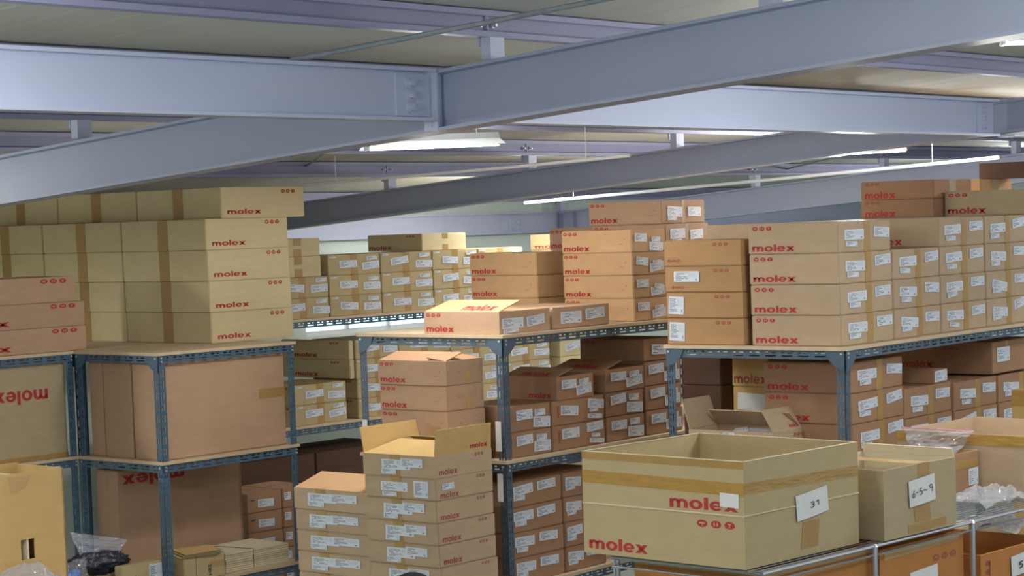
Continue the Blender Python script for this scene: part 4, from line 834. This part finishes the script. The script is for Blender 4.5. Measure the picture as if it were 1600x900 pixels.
# large box at the right edge: its long side runs out of the picture
f5o = B0+cu*((e3-B0).dot(cu)+.02)
c5 = onpl(1403, 745, f5o, cu); r5 = onpl(1700, 762, f5o, cu); b5 = (c5-r5).dot(cw); r5.z = zf
h5 = onpl(1403, 672, f5o, cu).z-zf; l5 = V((c5.x, c5.y, 0)); a5 = (onpl(1523, 660, l5, cw)-l5).dot(cu)
print('big box', a5, b5, h5, 'w', (r5-B0).dot(cw), (c5-B0).dot(cw), 'deck', cL)
open_carton(r5, cyaw, a5, b5, h5, 'tan', {'L': [('tape', 'g', 0, .80, 1, 1.0), ('tape', 't', .7, .3, .8, .55)], 'R': [('tape', 'g', 0, .80, 1, 1)]}, 'large open tan carton with glossy brown tape round its rim at the right edge', {}, th=.006)
p6 = onpl(1581, 640, B0+cw*1.18, cw); h6 = onpl(1581, 609, p6, cu).z
open_carton(V((p6.x-cw.x*.4, p6.y-cw.y*.4, 1.0)), cyaw, .4, .4, h6-1.0, 'gold', {'L': [('tape', 'g', 0, .8, 1, 1)], 'R': [('tape', 'g', 0, .85, 1, 1)]}, 'golden open carton with taped rim at the right edge, behind the large tan one', {}, th=.006)
carton(V((p6.x-cw.x*.4, p6.y-cw.y*.4, 0)), cyaw, .4, .4, .999, 'gold', {}, 'tall carton hidden under the golden open one at the right edge')
# zip bag draped over the corner of that carton
zq = onpl(1461, 690, f5o-cu*.03, cu)
def zipf(x, y, p):
    return V((p.x*(.45+.55*y), p.y, p.z))
bag = crumple('zip_bag', .31, .125, PLAS, 'clear zip bag with a pink seal lying over the open cartons at the right', 'plastic bag', zq+V((0, 0, -.015)), (math.radians(72), 0, cyaw-math.pi/2), .012, seed=8, fn=zipf)
PINK = mat('pink_seal', (206, 130, 170), .4)
mb = MB(); mb.tube((-.155, .062, 0), (.155, .062, 0), .0022, 8); mb.build('zip_seal', PINK, bag)
mb = MB(); mb.tube((-.02, -.038, .004), (.03, -.01, .012), .002, 8); mb.build('zip_slider', PINK, bag)
# cartons on the lower tier of the chrome rack
zl = .314
def under(px0, px1, ytop, inset, b, col, dec, label):
    base = V((Pc.x, Pc.y, 0))+cw*inset; q = onpl(px0, ytop, base, cw); a_ = (onpl(px1, ytop, base, cw)-q).dot(cu); th_ = math.atan2(cu.y, cu.x)
    return open_carton(V((q.x, q.y, zl)), th_, a_, b, q.z-zl, col, dec, label, {}, th=.006)
under(1198, 1362, 893, .02, .50, 'orange', {'R': [('tape', 'p', 0, .975, 1, 1)], 'L': [('tape', 'p', 0, .975, 1, 1)]}, 'orange-brown open carton directly under the big open carton on the chrome rack')
under(1374, 1505, 860, .02, .42, 'orange', {'R': [('tape', 'p', .05, .955, .95, .985, 0, .01), ('icons', .66, .915, .014, RED2, 1.8), ('lab', 'p', .35, .80, .33, .08, .05)]}, 'orange-brown open carton under the note carton, between two chrome posts')
t = under(1532, 1640, 868, .02, .4, 'orange', {'R': [('word', .07, .965, .6, .045, -math.pi/2, RED2)]}, 'orange-brown carton with a sideways red wordmark at the lower right corner of the photo')
n5 = [[(.62, .70), (.44, .68), (.43, .55)]+arc(.5, .47, .12, .1, 110, -120, 8)]
aO = t.dimensions.x if False else .36
me_ = [c for c in t.children if c.name.startswith('box_body')][0].data; aO = max(v.co.x for v in me_.vertices); hO = max(v.co.z for v in me_.vertices)
note(t, 'R', aO, .4, hO, .42, .855, .36, .10, .06, [[(.42, .62), (.28, .60), (.27, .50)]+arc(.32, .42, .09, .09, 100, -120, 8)], .06)
# bubble of plastic between
for i, (px, py, sz, sd, lb) in enumerate(((1550, 806, (.34, .16), 21, 'crumpled clear plastic sheet lying on the wire deck beside the note carton'), (1570, 845, (.30, .20), 33, 'cloudy plastic bag stuffed below the wire deck at the lower right'))):
    q = onpl(px, py, V((Pc.x, Pc.y, 0))+cw*.15, cw); q.z = (zf+.026) if i == 0 else czr-.07
    crumple('plastic_bag', sz[0], sz[1], PLAS if i == 0 else mat('cloudy_plastic', (150, 152, 156), .3, 0, .15, 8, bump=.9, bscale=10, alpha=.7), lb, 'plastic bag', q, (.12, 0, math.atan2(cu.y, cu.x)), .02, seed=sd)
# left foreground carton with hand hole
q = atd(98, 730, 6.8); fl = Fr((q.x, q.y, 0), -.04); hh = .46; Lf = .55
t = empty('tall_open_carton', V((q.x, q.y, q.z-hh))-fl.u*Lf, fl.yaw); mb = MB(); th_ = .006
hx0 = (onpl(33, 855, fl.o, fl.w)-fl.o).dot(fl.u)+Lf; hx1 = (onpl(55, 855, fl.o, fl.w)-fl.o).dot(fl.u)+Lf; hz1 = onpl(45, 842, fl.o, fl.w).z-(q.z-hh); hz0 = hz1-.066
for lo, hi in (((0, 0, 0), (hx0, th_, hh)), ((hx1, 0, 0), (Lf, th_, hh)), ((hx0, 0, 0), (hx1, th_, hz0)), ((hx0, 0, hz1), (hx1, th_, hh)), ((0, .24, 0), (Lf, .246, hh+.004)), ((0, 0, 0), (th_, .24, hh)), ((Lf-th_, 0, 0), (Lf, .24, hh)), ((0, 0, 0), (Lf, .24, th_))): mb.box(lo, hi)
mb.build('box_body', K['gold'], t); mb = MB(); mb.box((Lf*.72, .006, .01), (Lf*.735, .24, hh-.01)); mb.build('divider', K['pale'], t)
mb = MB(); mb.quad([(Lf*.62, -.0012, hh*.86), (Lf*.72, -.0012, hh*.89), (Lf*.76, -.0012, hh*.97), (Lf*.6, -.0012, hh*.98)]); mb.build('tape_scrap', TAPEP, t)
tag(t, 'tall golden open carton with a cut-out hand hole at the lower left corner', 'box')
zt_l = q.z-hh
tb = empty('packing_table', V((q.x, q.y, 0))-fl.u*.95-fl.w*.35, fl.yaw); mb = MB(); mb.box((0, 0, zt_l-.03), (1.02, .66, zt_l-.0005)); mb.build('table_top', WOOD, tb)
for x, y in ((.03, .03), (.99, .03), (.03, .63), (.99, .63)):
    mb = MB(); mb.box((x-.02, y-.02, 0), (x+.02, y+.02, zt_l-.03)); mb.build('leg', RACK, tb)
tag(tb, 'wooden packing table below the lower left corner of the photo', 'table')
pw = fl.o-fl.w*.14-fl.u*.16; 
def mound(x, y, p): return V((p.x, p.y, p.z+.12*max(0, 1-((x-.2)**2*3.0+(y-.5)**2*3.0))))
crumple('plastic_bag', .46, .24, PLAS, 'heap of clear plastic wrap in the lower left corner of the photo', 'plastic bag', V((pw.x, pw.y, zt_l+.015+.05)), (.1, .0, fl.yaw), .03, 26, 20, seed=12, fn=mound)
# bag of black parts beside the left rack's corner post
BLK = mat('black_parts', (38, 40, 58), .25, 0, .5, 40, bump=1, bscale=60, spec=.8)
q = onpl(165, 878, A.o+A.w*.15, A.w); tl = A.o+A.w*.10-A.u*.53
tray = open_carton(V((tl.x, tl.y, q.z-.15)), A.yaw, .46, .26, .06, 'sand', {}, 'low open tray carton with pale flaps under the bag of black parts', {'BL': (.05, 20, .1)}, th=.005)
carton(V((tl.x-.01, tl.y, 0)), A.yaw, .47, .26, q.z-.152, 'pink', {}, 'large carton below the bag of black parts, under the picture')
q = q+A.w*.08
bm = bmesh.new(); bmesh.ops.create_icosphere(bm, subdivisions=4, radius=1); rnd = random.Random(3)
from mathutils import noise
for v in bm.verts:
    n_ = noise.noise(v.co*3.1)*.22+noise.noise(v.co*7)*.1; v.co = v.co*(1+n_); v.co = V((v.co.x*.15, v.co.y*.08, v.co.z*.06))
vs = [v.co.copy() for v in bm.verts]; fs = [tuple(x.index for x in ff.verts) for ff in bm.faces]; bm.free()
o = mesh_obj('parts_bag', vs, fs, BLK, loc=V((q.x+.02, q.y+.0, q.z-.012)), smooth=True); o.rotation_euler.z = -.5; tag(o, 'clear bag full of small black parts on the low tray at the left rack', 'plastic bag')
top = crumple('zip_top', .30, .12, mat('thin_film', (205, 208, 222), .12, 0, .1, 6, bump=.6, bscale=15, alpha=.34, spec=.9), 'x', 'x', (0,0,0), (0,0,0), .01, seed=17, fn=lambda x, y, p: V((p.x*(.55+.45*y), p.y, p.z)))
del top['label']; del top['category']; top.name = 'bag_neck'; top.parent = o; top.location = (.0, -.0, .075); top.rotation_euler = (math.radians(72), math.radians(12), 0)
sm = crumple('plastic_bag', .13, .12, PLAS, 'small clear bag with blue tint left of the black parts bag', 'plastic bag', V((q.x-.19, q.y-.06, q.z-.02)), (math.radians(50), 0, -.5), .02, seed=23)
# pale blue bit below it
bl = crumple('plastic_bag', .16, .10, mat('blue_plastic', (120, 150, 215), .3, bump=.6, bscale=12), 'pale blue plastic bag corner at the edge of the tall golden carton', 'plastic bag', V((q.x-.29, q.y-.10, q.z-.04)), (math.radians(40), 0, -.6), .02, seed=29)
# person crouching: only the crown of black hair shows
hp = atd(642, 905, 8.5)
def person(px):
    t = empty('person', (px.x, px.y, 0), YAW)
    def skin(name, pts, edges, rad, m, sub=2):
        me = bpy.data.meshes.new(name); me.from_pydata([tuple(p) for p in pts], edges, []); o = bpy.data.objects.new(name, me); C.objects.link(o); o.parent = t; me.materials.append(m)
        md = o.modifiers.new('skin', 'SKIN'); md.use_smooth_shade = True
        for i, r in enumerate(rad): me.skin_vertices[0].data[i].radius = (r, r)
        me.skin_vertices[0].data[0].use_root = True
        s = o.modifiers.new('sub', 'SUBSURF'); s.levels = sub; s.render_levels = sub; return o
    zt = px.z+.008; SK = mat('skin', (196, 150, 120), .5); SH = mat('dark_shirt', (50, 54, 66), .8)
    # crouched body: pelvis, spine, neck, arms, legs
    hz = zt-.12
    P_ = [(0,0,.16), (.02,0,.28), (.06,0,.40), (.10,0,hz-.10), (.10,0,hz-.06),
          (.09,.13,hz-.13), (.18,.17,.34), (.32,.10,.30), (.09,-.13,hz-.13), (.18,-.17,.34), (.32,-.10,.30),
          (.01,.08,.15), (.27,.12,.28), (.12,.11,.06), (.24,.12,.03), (.01,-.08,.15), (.27,-.12,.28), (.12,-.11,.06), (.24,-.12,.03)]
    E2 = [(0,1),(1,2),(2,3),(3,4),(3,5),(5,6),(6,7),(3,8),(8,9),(9,10),(0,11),(11,12),(12,13),(13,14),(0,15),(15,16),(16,17),(17,18)]
    Rr_ = [.10,.10,.11,.075,.045,.05,.036,.026,.05,.036,.026,.075,.05,.038,.03,.075,.05,.038,.03]
    skin('body', P_, E2, Rr_, SH)
    def ell(name, c, r, m, cut=None):
        bm = bmesh.new(); bmesh.ops.create_icosphere(bm, subdivisions=4, radius=1)
        for v in bm.verts:
            d = v.co.copy(); k = 1+.02*noise.noise(d*9) if name == 'hair' else 1; v.co = V((d.x*r[0]*k, d.y*r[1]*k, d.z*r[2]*k))
            if name == 'hair' and d.z < -.15 and d.x > -.2: v.co *= .86
        vs = [v.co+V(c) for v in bm.verts]; fs = [tuple(x.index for x in ff.verts) for ff in bm.faces]; bm.free(); return mesh_obj(name, vs, fs, m, t, smooth=True)
    ell('head', (.115, 0, hz+.01), (.088, .088, .098), SK); ell('hair', (.108, 0, hz+.022), (.098, .108, .10), HAIR)
    for s in (-1, 1): ell('ear', (.115, s*.09, hz), (.015, .008, .022), SK)
    ell('nose', (.21, 0, hz-.01), (.014, .011, .02), SK)
    for s in (-1, 1):
        for k in range(5):
            y0 = s*.10+(k-2)*.014; fl_ = (.045, .055, .06, .055, .035)[k]
            skin('finger', [(.34, y0, .30), (.34+fl_*.6, y0, .292), (.34+fl_, y0, .275)], [(0,1),(1,2)], [.008, .0075, .006], SK, 1)
    tag(t, 'person with black hair crouching in front of the stacked cartons, only the crown showing', 'person')
person(hp)
dup = {k: v for k, v in USED.items() if len(v) > 1}
for k, v in dup.items(): print('DUPLABEL', k, len(v))
